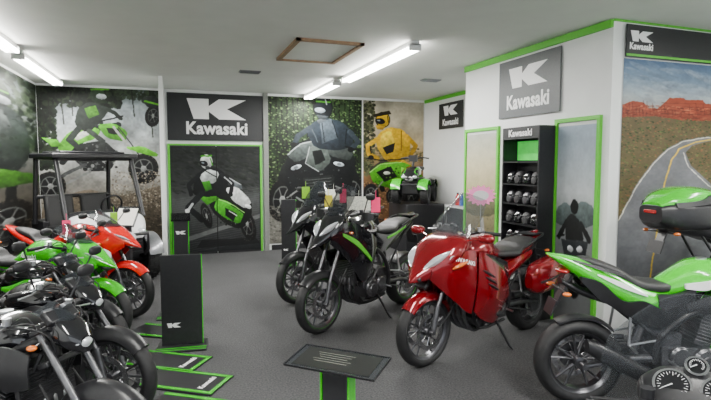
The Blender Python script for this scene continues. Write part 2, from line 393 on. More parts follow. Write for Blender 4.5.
        if style!='tour':
            p={'sport':(.52,.2,.84+DL),'naked':(.44,.15,.90+L),'adv':(.46,.2,1.0+DL),'cruiser':(.44,.2,.88)}[style]
            m=M(); m.ball((p[0],s*p[1],p[2]),(.026,.022,.014)); o=O(m,'turn_signal',ORG)
            M().tube([(p[0]-.02,s*.08,p[2]),(p[0],s*(p[1]-.02),p[2])],.007,6).obj('signal_stalk',BLK,o)
    if style=='cruiser':
        m=M(); m.box((bx+.10,0,bz+.01),(.06,.24,.04),(0,-.5,0)); m.loft([(bx-.04,bz-.02,.10,.02),(bx+.02,bz+.0,.14,.03),(bx+.10,bz+.03,.15,.035),(bx+.17,bz+.05,.10,.03)],e=3); g=O(m,'instrument_cluster',BLK,bevel=.006)
        for s,rg,dx in((-1,.050,0),(1,.050,0),(0,.030,.075)):
            R3=Euler((0,-.75,0)).to_matrix(); c=Vector((bx+.07+dx,s*.060,bz+.05+dx*.6))
            n=R3@Vector((0,0,1)); 
            m=M(); m.tube([c-n*.05,c+n*.005],rg+.002,28); o=m.obj('gauge_housing',CHR,g)
            M().tube([c+n*.005,c+n*.007],rg-.005,28).obj('gauge_face',GLB,o)
            m=M()
            for i in range(21):
                a=-pi*.2+i*1.4*pi/20; d=R3@Vector((math.sin(a)*1,math.cos(a),0)); q=R3@Vector((math.cos(a),-math.sin(a),0))
                l=(.006 if i%2 else .011)*rg/.052; ro=rg-.010
                p0=c+n*.009+d*ro; p1=c+n*.009+d*(ro-l); m.add([p0-q*.0007,p0+q*.0007,p1+q*.0007,p1-q*.0007],[(0,1,2,3)])
            m.tube([c+n*.011,c+n*.011+(R3@Vector((-.02,.028*(s or 1),0)))*rg/.052],[.002,.001],6)
            m.obj('gauge_markings',TXW,o)
    else:
        m=M(); m.box((bx+.13,0,bz+.03),(.04,.18,.08),(0,-.9,0)); g=O(m,'instrument_cluster',BLK,bevel=.012)
        m=M(); m.tube([(bx+.125,.04,bz+.05),(bx+.11,.04,bz+.06)],.036,24); m.box((bx+.118,-.045,bz+.055),(.01,.07,.045),(0,-.9,0)); m.obj('gauge_face',GRY,g)
    Ts=[T,Tm]
    if style=='sport':
        q=DL
        N=M(); N.loft([(.40,.98+q,.08,.045),(.48,.955+q,.135,.085),(.58,.93+q,.14,.09),(.70,.88+q,.105,.065),(.80,.83+q,.055,.038),(.88,.795+q,.010,.008)],e=3,top=.25)
        O(N,'nose_fairing',body)
        for s in(-1,1): M().ball((.715,s*.072,.895+q),(.10,.04,.018),rot=(s*.35,.45,-s*.5),p=1.4).obj('headlight',LENS,root)
        m=M(); m.ball((.79,0,.79+q),(.06,.06,.025)); O(m,'air_intake',BLK)
        m=M(); m.sheet((.62,1.01+q,.12),(.36,1.19+q,.06),.10,mid=.03); O(m,'windshield',SMK)
        for s in(-1,1):
            F=M(); F.shell([(.74,.87+q,.80+q,.08,.08,.01),(.60,.94+q,.70+q,.135,.13,.015),(.46,.92+q,.58,.155,.15,.025),(.34,.86+q,.48,.168,.155,.03),(.24,.74,.44,.172,.15,.03),(.16,.60,.44,.168,.148,.015),(.10,.50,.45,.16,.145,.005)],s); O(F,'side_fairing',body); 
            G=M(); G.shell([(.40,.44,.32,.155,.11,.015),(.18,.36,.20,.15,.09,.015),(-.08,.30,.20,.14,.09,.015),(-.26,.28,.25,.12,.10,.005)],s); O(G,'belly_pan',accent)
            I=M(); I.shell([(.30,.84+q,.76+q,.175,.175,.015),(.10,.82+q,.70,.17,.17,.015),(-.08,.76+q,.66,.16,.16,.01)],s); O(I,'tank_shroud',BLK)
            K=M(); K.shell([(.56,.81+q,.77+q,.155,.158,.0),(.42,.72+q,.64,.182,.186,.0),(.30,.62,.54,.198,.195,.0),(.19,.54,.50,.194,.186,.0)],s,th=.012); O(K,'fairing_stripe',accent if accent!=BLK else GLB)
            K=M(); K.shell([(.42,.60,.588,.183,.182,.0),(.30,.52,.495,.192,.186,.0),(.20,.475,.46,.182,.175,.0)],s,th=.012); O(K,'fairing_stripe',WHT if body==GRN else BLK)
            if solo: K=M(); K.shell([(.14,.95,.92,.185,.19,0),(.04,.92,.86,.187,.188,0),(-.08,.89,.86,.15,.155,0)],s,th=.02); O(K,'tank_panel',WHT)
            Ts+= [F]
    if style=='tour':
        N=M(); N.loft([(.30,1.04,.12,.045),(.42,1.03,.205,.085),(.54,.99,.235,.115),(.66,.93,.215,.125),(.78,.85,.15,.10),(.88,.78,.07,.05),(.94,.74,.012,.010)],e=3,top=.25,k=6)
        O(N,'nose_fairing',body)
        for s in(-1,1):
            M().ball((.755,s*.118,.905),(.15,.062,.036),rot=(s*.25,.58,-s*.62),p=1.35).obj('headlight',LENS,root)
            M().ball((.775,s*.085,.845),(.10,.05,.012),rot=(s*.25,.58,-s*.62),p=1.2).obj('headlight_trim',BLK,root)
            M().ball((.60,s*.243,.87),(.085,.016,.018),rot=(0,.3,-s*.25),p=1.2).obj('turn_signal',ORG,root)
        m=M(); m.box((.87,0,.77),(.07,.14,.035),(0,.7,0)); m.box((.80,0,.69),(.05,.12,.035),(0,.7,0)); O(m,'air_intake',BLK,bevel=.01)
        m=M(); m.sheet((.62,1.07,.20),(.28,1.44,.14),.16,mid=.05,arch=.07); O(m,'windshield',SML)
        for s in(-1,1):
            F=M(); F.shell([(.82,.84,.76,.13,.11,.01),(.72,.93,.66,.185,.16,.015),(.60,.97,.56,.22,.19,.022),(.48,.98,.46,.24,.20,.03),(.40,.97,.42,.245,.205,.03)],s,m=15,k=4); O(F,'side_fairing',body)
            Ts.append(F)
            F=M(); F.shell([(.385,.96,.44,.262,.225,.02),(.30,.93,.37,.262,.215,.035),(.18,.86,.31,.255,.20,.045),(.06,.79,.27,.245,.18,.04),(-.04,.73,.27,.228,.155,.03),(-.13,.62,.32,.205,.14,.015),(-.20,.48,.38,.17,.13,.0)],s,m=15,k=4); O(F,'side_fairing',body)
            Ts.append(F)
            for i in range(3):
                m=M(); zo=-i*.062; xo=-i*.035
                pts=[]; tree=BVHTree.FromPolygons(F.v,F.f)
                for t in np.linspace(0,1,5):
                    x=.34+xo-.17*t; z=.80+zo-.085*t
                    tr=tree.ray_cast(Vector((x,s*2,z)),Vector((0,-s,0)))
                    pts.append((x,(tr[0].y if tr[0] else s*.26)+s*.001,z))
                m.tube(pts,[.004,.011,.012,.011,.004],8); O(m,'fairing_vent',BLK)
            m=M(); m.shell([(.10,.40,.34,.20,.185,.02),(-.06,.36,.30,.19,.165,.02),(-.22,.38,.33,.155,.14,.0)],s,th=.05); O(m,'lower_trim',BLK)
            I=M(); I.shell([(.28,.93,.86,.22,.235,.01),(.08,.88,.76,.205,.225,.01),(-.14,.80,.64,.185,.195,.01)],s,th=.03); O(I,'side_panel',GLB)
            I=M(); I.shell([(-.16,.78,.62,.17,.16,.02),(-.35,.82,.70,.17,.16,.02),(-.6,.86,.78,.15,.14,.01)],s); O(I,'side_panel',body)
            C=M(); C.loft([(-.38,.60,.04,.07,s*.26),(-.46,.61,.085,.14,s*.27),(-.68,.64,.095,.16,s*.28),(-.88,.68,.085,.13,s*.27),(-.98,.70,.04,.07,s*.26)],e=3.2)
            O(C,'saddlebag',body); 
            m=M(); m.shell([(-.44,.60,.58,.355,.355,0),(-.68,.63,.61,.378,.378,0),(-.92,.68,.66,.35,.35,0)],s,th=.03); O(m,'saddlebag_trim',BLK)
            M().ball((-.97,s*.27,.74),(.02,.05,.04)).obj('reflector',REDL,root)
    if style=='adv':
        q=DL
        N=M(); N.loft([(.36,1.12+q,.08,.05),(.44,1.11+q,.135,.10),(.55,1.07+q,.145,.11),(.66,.99+q,.10,.08),(.77,.91+q,.045,.035),(.87,.86+q,.008,.006)],e=3,top=.25)
        O(N,'nose_fairing',body)
        for s in(-1,1): M().ball((.655,s*.074,1.05+q),(.12,.044,.030),rot=(s*.35,.6,-s*.5),p=1.35).obj('headlight',LENS,root)
        m=M(); m.sheet((.57,1.17+q,.13),(.34,1.48+q,.10),.09,mid=.03); O(m,'windshield',SMK if not case else CLR)
        for s in(-1,1):
            F=M(); F.shell([(.66,1.0+q,.90+q,.11,.10,.01),(.54,1.09+q,.80+q,.145,.145,.015),(.42,1.10+q,.66+q,.175,.175,.02),(.32,1.07+q,.52+q,.19,.175,.03),(.22,1.01+q,.46+q,.195,.17,.035),(.12,.96+q,.52+q,.195,.17,.03),(.03,.90+q,.70+q,.18,.17,.01)],s,m=13); O(F,'side_fairing',body)
            K=M(); K.shell([(.54,1.0+q,.97+q,.170,.173,0),(.40,.93+q,.87+q,.212,.216,0),(.26,.80+q,.75+q,.236,.232,0),(.16,.70+q,.67+q,.232,.226,0)],s,th=.014); O(K,'fairing_stripe',accent)
            G=M(); G.shell([(.36,.44,.28,.15,.12,.015),(.14,.36,.19,.15,.1,.015),(-.12,.32,.20,.14,.1,.01),(-.24,.30,.26,.12,.1,.0)],s); O(G,'belly_pan',BLK)
            I=M(); I.shell([(.02,.84+L,.60+L,.165,.155,.01),(-.14,.80+L,.60+L,.155,.15,.01),(-.3,.79+L,.66+L,.145,.14,.01),(-.55,.85+L,.78+L,.12,.115,.01)],s); O(I,'side_panel',body if not case else BLK)
            K=M(); K.shell([(-.2,.765+L,.745+L,.165,.167,0),(-.4,.80+L,.78+L,.15,.152,0),(-.6,.85+L,.835+L,.128,.128,0)],s,th=.012); O(K,'tail_stripe',accent)
            m=M(); m.shell([(bx+.05,bz+.03,bz-.04,bw-.10,bw-.10,0),(bx+.07,bz+.04,bz-.05,bw-.02,bw-.02,0),(bx+.02,bz+.02,bz-.03,bw+.03,bw+.03,0)],s,th=.006); O(m,'hand_guard',BLK)
            Ts.append(F)
        if case:
            C=M(); C.loft([(-.42,1.13+q,.14,.05),(-.50,1.16+q,.19,.075),(-.70,1.17+q,.20,.085),(-.86,1.145+q,.18,.07),(-.97,1.10+q,.10,.03)],e=3.4,top=.3); cs=O(C,'top_case',body)
            m=M(); m.loft([(-.40,1.02+q,.15,.10),(-.50,1.02+q,.205,.125),(-.70,1.02+q,.22,.13),(-.88,1.02+q,.195,.12),(-.98,1.03+q,.12,.07)],e=4); O(m,'case_base',BLK,parent=cs)
            m=M(); m.box((-.985,0,1.05+q),(.02,.12,.03)); m.obj('reflector',REDL,cs,bevel=.006)
            for s in(-1,1): m=M(); m.shell([(-.50,1.19+q,1.12+q,.20,.212,0),(-.60,1.19+q,1.12+q,.205,.22,0),(-.70,1.15+q,1.11+q,.215,.225,0),(-.90,1.13+q,1.09+q,.175,.19,0)],s,th=.03); m.obj('case_panel',BLK,cs)
            m=M(); m.loft([(-.30,.88+q,.13,.10),(-.6,.92+q,.14,.09),(-.92,.96+q,.11,.06)],e=3); O(m,'case_rack',BLK)
    if style=='naked':
        q=L+.02
        m=M(); m.loft([(.42,.93+q,.07,.05),(.50,.93+q,.085,.07),(.57,.90+q,.075,.06),(.62,.87+q,.04,.04)],e=2.8); O(m,'headlight_cowl',body)
        M().ball((.60,0,.88+q),(.03,.055,.038),p=1.2).obj('headlight',LENS,root)
        m=M(); m.sheet((.54,.99+q,.08),(.42,1.07+q,.06),.07); O(m,'fly_screen',SMK)
        for s in(-1,1):
            F=M(); F.shell([(.42,.84+q,.68+q,.15,.16,.01),(.28,.88+q,.66+q,.18,.18,.02),(.10,.82+q,.72+q,.185,.175,.02),(.0,.80+q,.76+q,.17,.17,.01)],s); O(F,'radiator_shroud',accent); Ts.append(F)
    if style=='cruiser':
        m=M(); m.ball((.55,0,.84),(.10,.10,.10)); hl=O(m,'headlight_shell',CHR); M().ball((.59,0,.84),(.075,.088,.088)).obj('headlight',LENS,hl)
        m=M(); m.sheet((.60,.90,.22),(.42,1.32,.22),.16,mid=.03,arch=.12,th=.004); ws_=O(m,'windshield',SML)
        m=M()
        for s in(-1,1): m.tube([(.50,s*.15,1.0),(.42,s*.10,.92)],.006,8)
        m.tube([(.42,-.10,.92),(.42,.10,.92)],.006,8)
        O(m,'windshield_bracket',BLK,parent=ws_)
    if side_text:
        for (txt,sz,x,z,sd,mt,slope) in side_text: decal(txt,sz,x,z,sd,Ts,mt,root,bold=sz*.03,slope=slope)
    return root

K=TXW
TP=(2.65,4.00); TA=200
bike('deep crimson sport touring motorcycle with smoked windshield and saddlebags','tour',TP,TA,CRM,BLK,side_text=[('KAWASAKI',.05,.56,.90,1,K,-.3)],wb=1.52)
AP=(1.95,5.19); BP=(1.98,6.34)
bike('gloss black adventure motorcycle with tall smoked windshield','adv',AP,210,GLB,DGRN,side_text=[('Kawasaki',.055,.05,.98,1,K,0)],stripe=GRN)
bike('black adventure motorcycle with green fairing accents parked near back posters','adv',BP,210,GLB,DGRN,side_text=[('Kawasaki',.055,.05,.98,1,K,0)],stripe=GRN)
bike('lime green and black sport motorcycle with pointed raised tail','sport',(3.33,2.53),-21.7,GRN,BLK,side_text=[('Kawasaki',.045,.12,.87,-1,BLK,0),('Ninja',.09,.32,.66,-1,K,.1)],solo=True,lift=.02)
bike('lime green adventure motorcycle with compact top case on low platform','adv',(4.68,3.04),-6,GRN,BLK,lift=.22,case=True,z0=.15)
o=M().box((0,0,.07),(2.3,.62,.14)).obj('display_platform',BLK,loc=(4.70,3.05,0),bevel=.01); o.rotation_euler=(0,0,math.radians(-6)); tag(o,'low black display platform under green adventure motorcycle','platform')
bike('dark cruiser motorcycle with smoked windshield and round chrome gauges','cruiser',(1.10,.78),37.7,GLB,BLK,mirrors=False,barz=.99)
RP=(-1.10,6.42)
bike('bright red sport motorcycle with black seat beside utility vehicle','sport',RP,-34,RED,BLK,side_text=[('Kawasaki',.06,.02,.90,-1,K,0)])
bike('lime green sport motorcycle with black belly pan','sport',(-1.26,5.58),-34,GRN,BLK,side_text=[('Kawasaki',.06,.02,.83,-1,K,0),('Ninja',.08,.34,.66,-1,K,.1)],stripe=GRN,lift=-.05)
bike('lime green and black naked motorcycle with low handlebar','naked',(-1.22,4.82),-34,GLB,GRN,lift=-.10,stripe=GRN)
bike('black naked motorcycle with low handlebar and small headlight','naked',(-1.0,4.00),-34,GLB,BLK,lift=-.11)
bike('gloss black naked motorcycle with round mirrors and exposed cables','naked',(-.93,3.12),-36,GLB,BLK,lift=-.08)

# ------------------------------------------------------------------ ATV + UTV
def knobby(parent,c,R,w,name='wheel'):
    m=M(); pr=[(R-.07,-w/2),(R-.02,-w/2),(R,-w/2+.02),(R,w/2-.02),(R-.02,w/2),(R-.07,w/2),(R-.09,w/2-.02),(R-.09,-w/2+.02)]
    m.rev(pr,c,32)
    for i in range(22):
        a=2*pi*i/22
        for y in(-w*.33,0,w*.33):
            aa=a+(.14 if y==0 else 0); m.box((c[0]+(R-.012)*math.cos(aa),c[1]+y,c[2]+(R-.012)*math.sin(aa)),(.04,w*.26,R*.1),(0,-aa,0))
    t=m.obj(name,RUB,parent)
    m=M(); m.rev([(R-.1,-w*.35),(R-.085,-w*.4),(R-.085,w*.4),(R-.1,w*.35)],c,28); 
    m.rev([(0,-w*.1),(R-.1,-w*.2),(R-.1,w*.2),(0,w*.1)],c,28,closed=False)
    m.rev([(.02,-w*.36),(.05,-w*.3),(.05,w*.3),(.02,w*.36)],c,16); m.obj('rim',RIMD,t)
def atv(loc,ang,sc):
    r=empty('quad_bike','compact black and green quad bike on a black plinth','quad bike',loc,math.radians(ang)); r.scale=(sc,)*3
    for x in(-.46,.46):
        for s in(-1,1): knobby(r,(x,s*.36,.252),.24,.19)
    m=M(); m.loft([(.74,.62,.10,.06),(.60,.74,.22,.10),(.3,.82,.20,.13),(.0,.80,.16,.12),(-.15,.76,.12,.06)],e=2.8); m.obj('body',GLB,r)
    for s in(-1,1):
        m=M(); m.rev([(.31,-.12),(.335,0),(.31,.12),(.29,.12),(.315,0),(.29,-.12)],(.46,s*.34,.32),16,.2,2.6); m.obj('front_fender',GRN,r)
        m=M(); m.rev([(.31,-.12),(.335,0),(.31,.12),(.29,.12),(.315,0),(.29,-.12)],(-.46,s*.34,.32),16,.5,2.9); m.obj('rear_fender',GLB,r)
        m=M(); m.shell([(.66,.80,.74,.12,.2,.0),(.4,.92,.84,.14,.22,.02),(.1,.88,.84,.16,.18,.02)],s); m.obj('side_panel',GRN,r)
        M().ball((.70,s*.14,.68),(.05,.06,.04)).obj('headlight',LENS,r)
    m=M(); m.loft([(-.0,.88,.10,.05),(-.2,.88,.14,.07),(-.5,.88,.15,.06),(-.66,.90,.10,.04)],e=2.8); m.obj('seat',VIN,r)
    m=M(); m.box((0,0,.46),(1.0,.34,.38)); 
    for x in(-.46,.46): m.tube([(x,-.34,.25),(x,.34,.25)],.03); m.box((x,0,.42),(.3,.4,.3))
    m.tube([(.7,-.2,.35),(.8,-.2,.5),(.8,.2,.5),(.7,.2,.35)],.02); m.obj('chassis',BLK,r,bevel=.01)
    m=M(); m.tube([(.02,-.36,1.14),(.12,-.15,1.16),(.2,0,1.06),(.12,.15,1.16),(.02,.36,1.14)],.018,8,k=3); m.tube([(.3,0,.8),(.2,0,1.06)],.03); m.box((.2,0,1.14),(.10,.2,.16)); m.obj('handlebar',BLK,r)
def utv(loc,ang):
    r=empty('utility_vehicle','white and black side by side utility vehicle with black roof cage','utility vehicle',loc,math.radians(ang))
    for x in(-.62,.62):
        for s in(-1,1): knobby(r,(x,s*.50,.31),.31,.2)
    m=M(); m.box((0,0,.42),(1.5,.7,.16)); m.box((.0,0,.62),(.1,1.1,.3)); m.box((-.3,0,.6),(.5,1.05,.12)); m.box((-.68,0,.72),(.5,1.0,.25)); 
    for x in(-.62,.62): m.tube([(x,-.5,.31),(x,.5,.31)],.035)
    m.obj('chassis',BLK,r,bevel=.01)
    m=M(); m.loft([(.40,.86,.50,.14),(.6,.84,.50,.14),(.8,.76,.42,.12),(.92,.68,.30,.08)],e=4); m.obj('hood',WHT,r)
    m=M(); m.box((.93,0,.55),(.05,.6,.22)); 
    for i in range(5): m.box((.96,0,.47+i*.045),(.02,.56,.015))
    m.tube([(.9,-.35,.42),(1.0,-.35,.5),(1.0,-.35,.72),(1.0,.35,.72),(1.0,.35,.5),(.9,.35,.42)],.022); m.obj('front_bumper',BLK,r)
    for s in(-1,1):
        M().ball((.86,s*.30,.74),(.07,.09,.05)).obj('headlight',LENS,r)
        for x in(-.62,.62):
            m=M(); m.rev([(.36,-.11),(.38,0),(.36,.11),(.34,.11),(.365,0),(.34,-.11)],(x,s*.50,.33),16,.2,2.8); m.obj('fender',GRY,r)
        m=M(); m.loft([(.3,.5,.03,.14,s*.54),(.0,.46,.03,.1,s*.55),(-.3,.52,.03,.16,s*.54)],e=3); m.obj('side_panel',WHT,r)
        M().box((-.32,s*.25,.72),(.42,.42,.12)).box((-.5,s*.25,.98),(.1,.4,.5),(0,-.15,0)).obj('seat',VIN,r,bevel=.04)
    m=M()
    for s in(-1,1):
        m.tube([(.52,s*.53,.92),(.20,s*.52,1.76),(-.55,s*.52,1.78),(-.66,s*.53,.8)],.034,10)
        m.tube([(.5,s*.52,.92),(.35,s*.55,.5)],.026)
    for x,z in((.20,1.76),(-.55,1.78),(-.6,1.2)): m.tube([(x,-.52,z),(x,.52,z)],.03)
    m.obj('roll_cage',BLK,r)
    M().box((-.17,0,1.80),(.92,1.18,.07)).box((-.17,0,1.85),(.7,.9,.035)).obj('roof',BLK,r,bevel=.02)
    m=M(); m.tube([(.34,.25,.98),(.12,.25,1.08)],.018)
    R3=[(.12+.05*math.sin(a),.25+.15*math.cos(a),1.08+.14*math.sin(a)) for a in [2*pi*i/20 for i in range(21)]]
    m.tube(R3,.014,8); m.obj('steering_wheel',BLK,r)
    M().loft([(.34,.98,.48,.05),(.46,.98,.48,.06)],e=4).obj('dashboard',BLK,r)
utv((-1.18,8.34,0),-60)

# ------------------------------------------------------------------ room
CEIL=3.03
WALL=mat('wall_paint',h(234,236,235),.8,noise=.02,nscale=5)
CEI=mat('ceiling_paint',h(222,224,220),.85,noise=.03,nscale=3)
def carpet():
    m=bpy.data.materials.new('carpet'); m.use_nodes=True; nt=m.node_tree; b=nt.nodes['Principled BSDF']; b.inputs['Roughness'].default_value=.85
    b.inputs['Specular IOR Level'].default_value=.2
    tc=nt.nodes.new('ShaderNodeTexCoord'); n=nt.nodes.new('ShaderNodeTexNoise'); n.inputs['Scale'].default_value=70; n.inputs['Detail'].default_value=6
    n2=nt.nodes.new('ShaderNodeTexNoise'); n2.inputs['Scale'].default_value=1.2; n2.inputs['Detail'].default_value=3
    r=nt.nodes.new('ShaderNodeValToRGB'); r.color_ramp.elements[0].position=.3; r.color_ramp.elements[1].position=.75
    r.color_ramp.elements[0].color=(*h(60,60,62),1); r.color_ramp.elements[1].color=(*h(102,102,103),1)
    mx=nt.nodes.new('ShaderNodeMix'); mx.data_type='RGBA'; mx.blend_type='MULTIPLY'; mx.inputs[0].default_value=.35
    for q in(n,n2): nt.links.new(tc.outputs['Object'],q.inputs['Vector'])
    nt.links.new(n.outputs[0],r.inputs[0]); nt.links.new(r.outputs[0],mx.inputs[6]); nt.links.new(n2.outputs[0],mx.inputs[7]); nt.links.new(mx.outputs[2],b.inputs['Base Color'])
    bp=nt.nodes.new('ShaderNodeBump'); bp.inputs['Strength'].default_value=.4; bp.inputs['Distance'].default_value=.01
    nt.links.new(n.outputs[0],bp.inputs['Height']); nt.links.new(bp.outputs[0],b.inputs['Normal']); return m
XL,XR,YB,YF=-2.16,6.6,9.87,-3.2
def slab(name,x0,x1,y0,y1,z0,z1,m): return struct(M().box(((x0+x1)/2,(y0+y1)/2,(z0+z1)/2),(x1-x0,y1-y0,z1-z0)).obj(name,m))
slab('floor',XL-.2,XR+.2,YF,YB+.2,-.1,0,carpet())
slab('ceiling',XL-.2,XR+.2,YF,YB+.2,CEIL,CEIL+.1,CEI)
slab('wall_left',XL-.15,XL,YF,YB+.15,0,CEIL,WALL)
slab('wall_back',XL,5.07,YB,YB+.15,0,CEIL,WALL)
slab('wall_right_back',5.07,5.22,6.28,YB+.15,0,CEIL,WALL)
slab('wall_office_side',3.86,4.0,3.74,6.28,0,CEIL,WALL)
slab('wall_office_back',4.0,5.07,6.14,6.28,0,CEIL,WALL)
slab('wall_office_front',4.0,XR,3.74,3.88,0,CEIL,WALL)
slab('wall_right',XR,XR+.15,YF,3.88,0,CEIL,WALL)
slab('trim_1',3.83,3.86,3.74,6.28,CEIL-.075,CEIL-.005,DGRN)
slab('trim_2',5.04,5.07,6.30,9.84,CEIL-.07,CEIL-.005,DGRN)
slab('trim_3',3.86,XR,3.725,3.74,CEIL-.02,CEIL-.002,DGRN)
slab('baseboard_back',1.75,5.05,YB-.015,YB,0,.1,BLK)
slab('baseboard_office',3.845,3.86,4.5,5.4,0,.1,BLK)
slab('baseboard_left',XL,XL+.015,YF,YB,0,.1,BLK)
slab('wall_partition',-.21,-.15,8.45,YB-.005,0,CEIL,WALL)
def doorway(i,y0,y1,zt):
    x=3.86
    d=slab('door_%d'%i,x-.02,x-.001,y0+.05,y1-.05,.0,zt-.05,mat('door_paint',h(190,194,190),.5,noise=.05))
    slab('trim_%d'%(10+3*i),x-.035,x-.001,y0,y0+.04,0,zt,DGRN); slab('trim_%d'%(11+3*i),x-.035,x-.001,y1-.04,y1,0,zt,DGRN); slab('trim_%d'%(12+3*i),x-.035,x-.001,y0+.04,y1-.04,zt-.04,zt,DGRN)
    return d
doorway(1,3.83,4.45,2.16); doorway(2,5.45,6.24,2.16)
slab('door_3',-.08,.725,YB-.03,YB-.002,0,2.02,BLK); slab('door_4',.735,1.54,YB-.03,YB-.002,0,2.02,BLK)
slab('trim_20',1.54,1.58,YB-.045,YB-.002,0,2.05,DGRN); slab('trim_21',-.12,-.08,YB-.045,YB-.002,0,2.05,DGRN); slab('trim_22',-.08,1.54,YB-.045,YB-.002,2.02,2.05,DGRN)
slab('trim_23',1.61,1.70,YB-.06,YB-.002,0,CEIL-.002,mat('grey_column',h(120,122,118),.6,noise=.1))

# ------------------------------------------------------------------ murals (painted prints)
def vnoise(H,W,cell):
    gh=int(H/cell)+3; gw=int(W/cell)+3; g=rng.rand(gh,gw)
    y=np.linspace(0,gh-2.01,H);x=np.linspace(0,gw-2.01,W); yi=y.astype(int);xi=x.astype(int);fy=(y-yi)[:,None];fx=(x-xi)[None]
    fy=fy*fy*(3-2*fy);fx=fx*fx*(3-2*fx)
    a=g[np.ix_(yi,xi)];b=g[np.ix_(yi,xi+1)];c=g[np.ix_(yi+1,xi)];d=g[np.ix_(yi+1,xi+1)]
    return (a*(1-fx)+b*fx)*(1-fy)+(c*(1-fx)+d*fx)*fy
class CV:
    def __init__(s,x0,y0,x1,y1,sc=2.4):
        s.b=(x0,y0,x1,y1); s.W=int((x1-x0)*sc); s.H=int((y1-y0)*sc); s.sc=sc; s.T=(0,0,0,0,1)
        s.X,s.Y=np.meshgrid(np.linspace(x0,x1,s.W),np.linspace(y0,y1,s.H)); s.a=np.zeros((s.H,s.W,3)); s.N=vnoise(s.H,s.W,1.6*sc)*.5+vnoise(s.H,s.W,4*sc)*.5
    def tr(s,cx,cy,k,dx=0,dy=0): s.T=(cx,cy,dx,dy,k); return s
    def P(s,x,y): cx,cy,dx,dy,k=s.T; return (cx+(x-cx)*k+dx,cy+(y-cy)*k+dy)
    def win(s,xa,ya,xb,yb):
        x0,y0,x1,y1=s.b; i0=max(0,int((ya-y0)*s.sc)-2);i1=min(s.H,int((yb-y0)*s.sc)+3);j0=max(0,int((xa-x0)*s.sc)-2);j1=min(s.W,int((xb-x0)*s.sc)+3)
        if i1<=i0 or j1<=j0: return None
        return slice(i0,i1),slice(j0,j1)
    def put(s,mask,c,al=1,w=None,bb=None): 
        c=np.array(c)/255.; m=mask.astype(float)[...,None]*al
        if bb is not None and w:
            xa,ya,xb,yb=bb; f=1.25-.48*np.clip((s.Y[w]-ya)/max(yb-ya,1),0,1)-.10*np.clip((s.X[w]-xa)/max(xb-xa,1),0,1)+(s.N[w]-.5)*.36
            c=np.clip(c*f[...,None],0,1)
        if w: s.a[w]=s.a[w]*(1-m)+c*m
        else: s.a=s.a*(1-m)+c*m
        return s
    def grad(s,stops):
        ys=[q[0] for q in stops]
        for k in range(3): s.a[...,k]=np.interp(s.Y,ys,[q[1][k]/255 for q in stops])
        return s
    def poly(s,p,c,al=1,sh=True):
        p=[s.P(*q) for q in p]
        if len(p)>4 and sh:
            q2=[]
            for i in range(len(p)):
                a=p[i-1];b=p[i];d=p[(i+1)%len(p)]
                q2+= [(b[0]+(a[0]-b[0])*.18,b[1]+(a[1]-b[1])*.18),(b[0]+(d[0]-b[0])*.18,b[1]+(d[1]-b[1])*.18)]
            p=q2
        xs=[q[0] for q in p];ys=[q[1] for q in p]; w=s.win(min(xs),min(ys),max(xs),max(ys))
        if not w: return s
        X=s.X[w];Y=s.Y[w]; m=np.zeros(X.shape,bool); n=len(p)
        for i in range(n):
            x1,y1=p[i];x2,y2=p[(i+1)%n]
            if y1==y2: continue
            m^=((y1>Y)!=(y2>Y))&(X<(x2-x1)*(Y-y1)/(y2-y1)+x1)
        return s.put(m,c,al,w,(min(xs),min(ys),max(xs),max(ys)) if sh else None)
    def ell(s,cx,cy,rx,ry,c,ang=0,al=1):
        cx,cy=s.P(cx,cy); rx*=s.T[4]; ry*=s.T[4]
        r=max(rx,ry); w=s.win(cx-r,cy-r,cx+r,cy+r)
        if not w: return s
        ca,sa=math.cos(ang),math.sin(ang); dx=s.X[w]-cx;dy=s.Y[w]-cy; q=((dx*ca+dy*sa)/rx)**2+((-dx*sa+dy*ca)/ry)**2
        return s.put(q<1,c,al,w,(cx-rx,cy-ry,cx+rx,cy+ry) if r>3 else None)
    def line(s,p,wd,c,al=1):
        p=[s.P(*q) for q in p]; wd*=s.T[4]
        xs=[q[0] for q in p];ys=[q[1] for q in p]; w=s.win(min(xs)-wd,min(ys)-wd,max(xs)+wd,max(ys)+wd)
        if not w: return s
        X=s.X[w];Y=s.Y[w]; m=np.zeros(X.shape,bool)
        for (x1,y1),(x2,y2) in zip(p,p[1:]):
            dx,dy=x2-x1,y2-y1;L=dx*dx+dy*dy+1e-9; t=np.clip(((X-x1)*dx+(Y-y1)*dy)/L,0,1)
            m|=((X-x1-t*dx)**2+(Y-y1-t*dy)**2)<(wd/2)**2
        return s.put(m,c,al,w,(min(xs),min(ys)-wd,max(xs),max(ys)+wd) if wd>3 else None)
    def spk(s,cell,amt,mask=None):
        n=vnoise(s.H,s.W,cell*s.sc); f=1+(n-.5)*2*amt
        if mask is not None: f=np.where(mask,f,1)
        s.a=np.clip(s.a*f[...,None],0,1); return s
    def scatter(s,n,reg,cols,rr,al=.8,asp=1.0):
        for i in range(n):
            x=reg[0]+rng.rand()*(reg[2]-reg[0]);y=reg[1]+rng.rand()*(reg[3]-reg[1]); r=rr[0]+rng.rand()*(rr[1]-rr[0])
            s.ell(x,y,r,r*asp,cols[rng.randint(len(cols))],rng.rand()*.6 if asp<1 else rng.rand()*3,al)
        return s
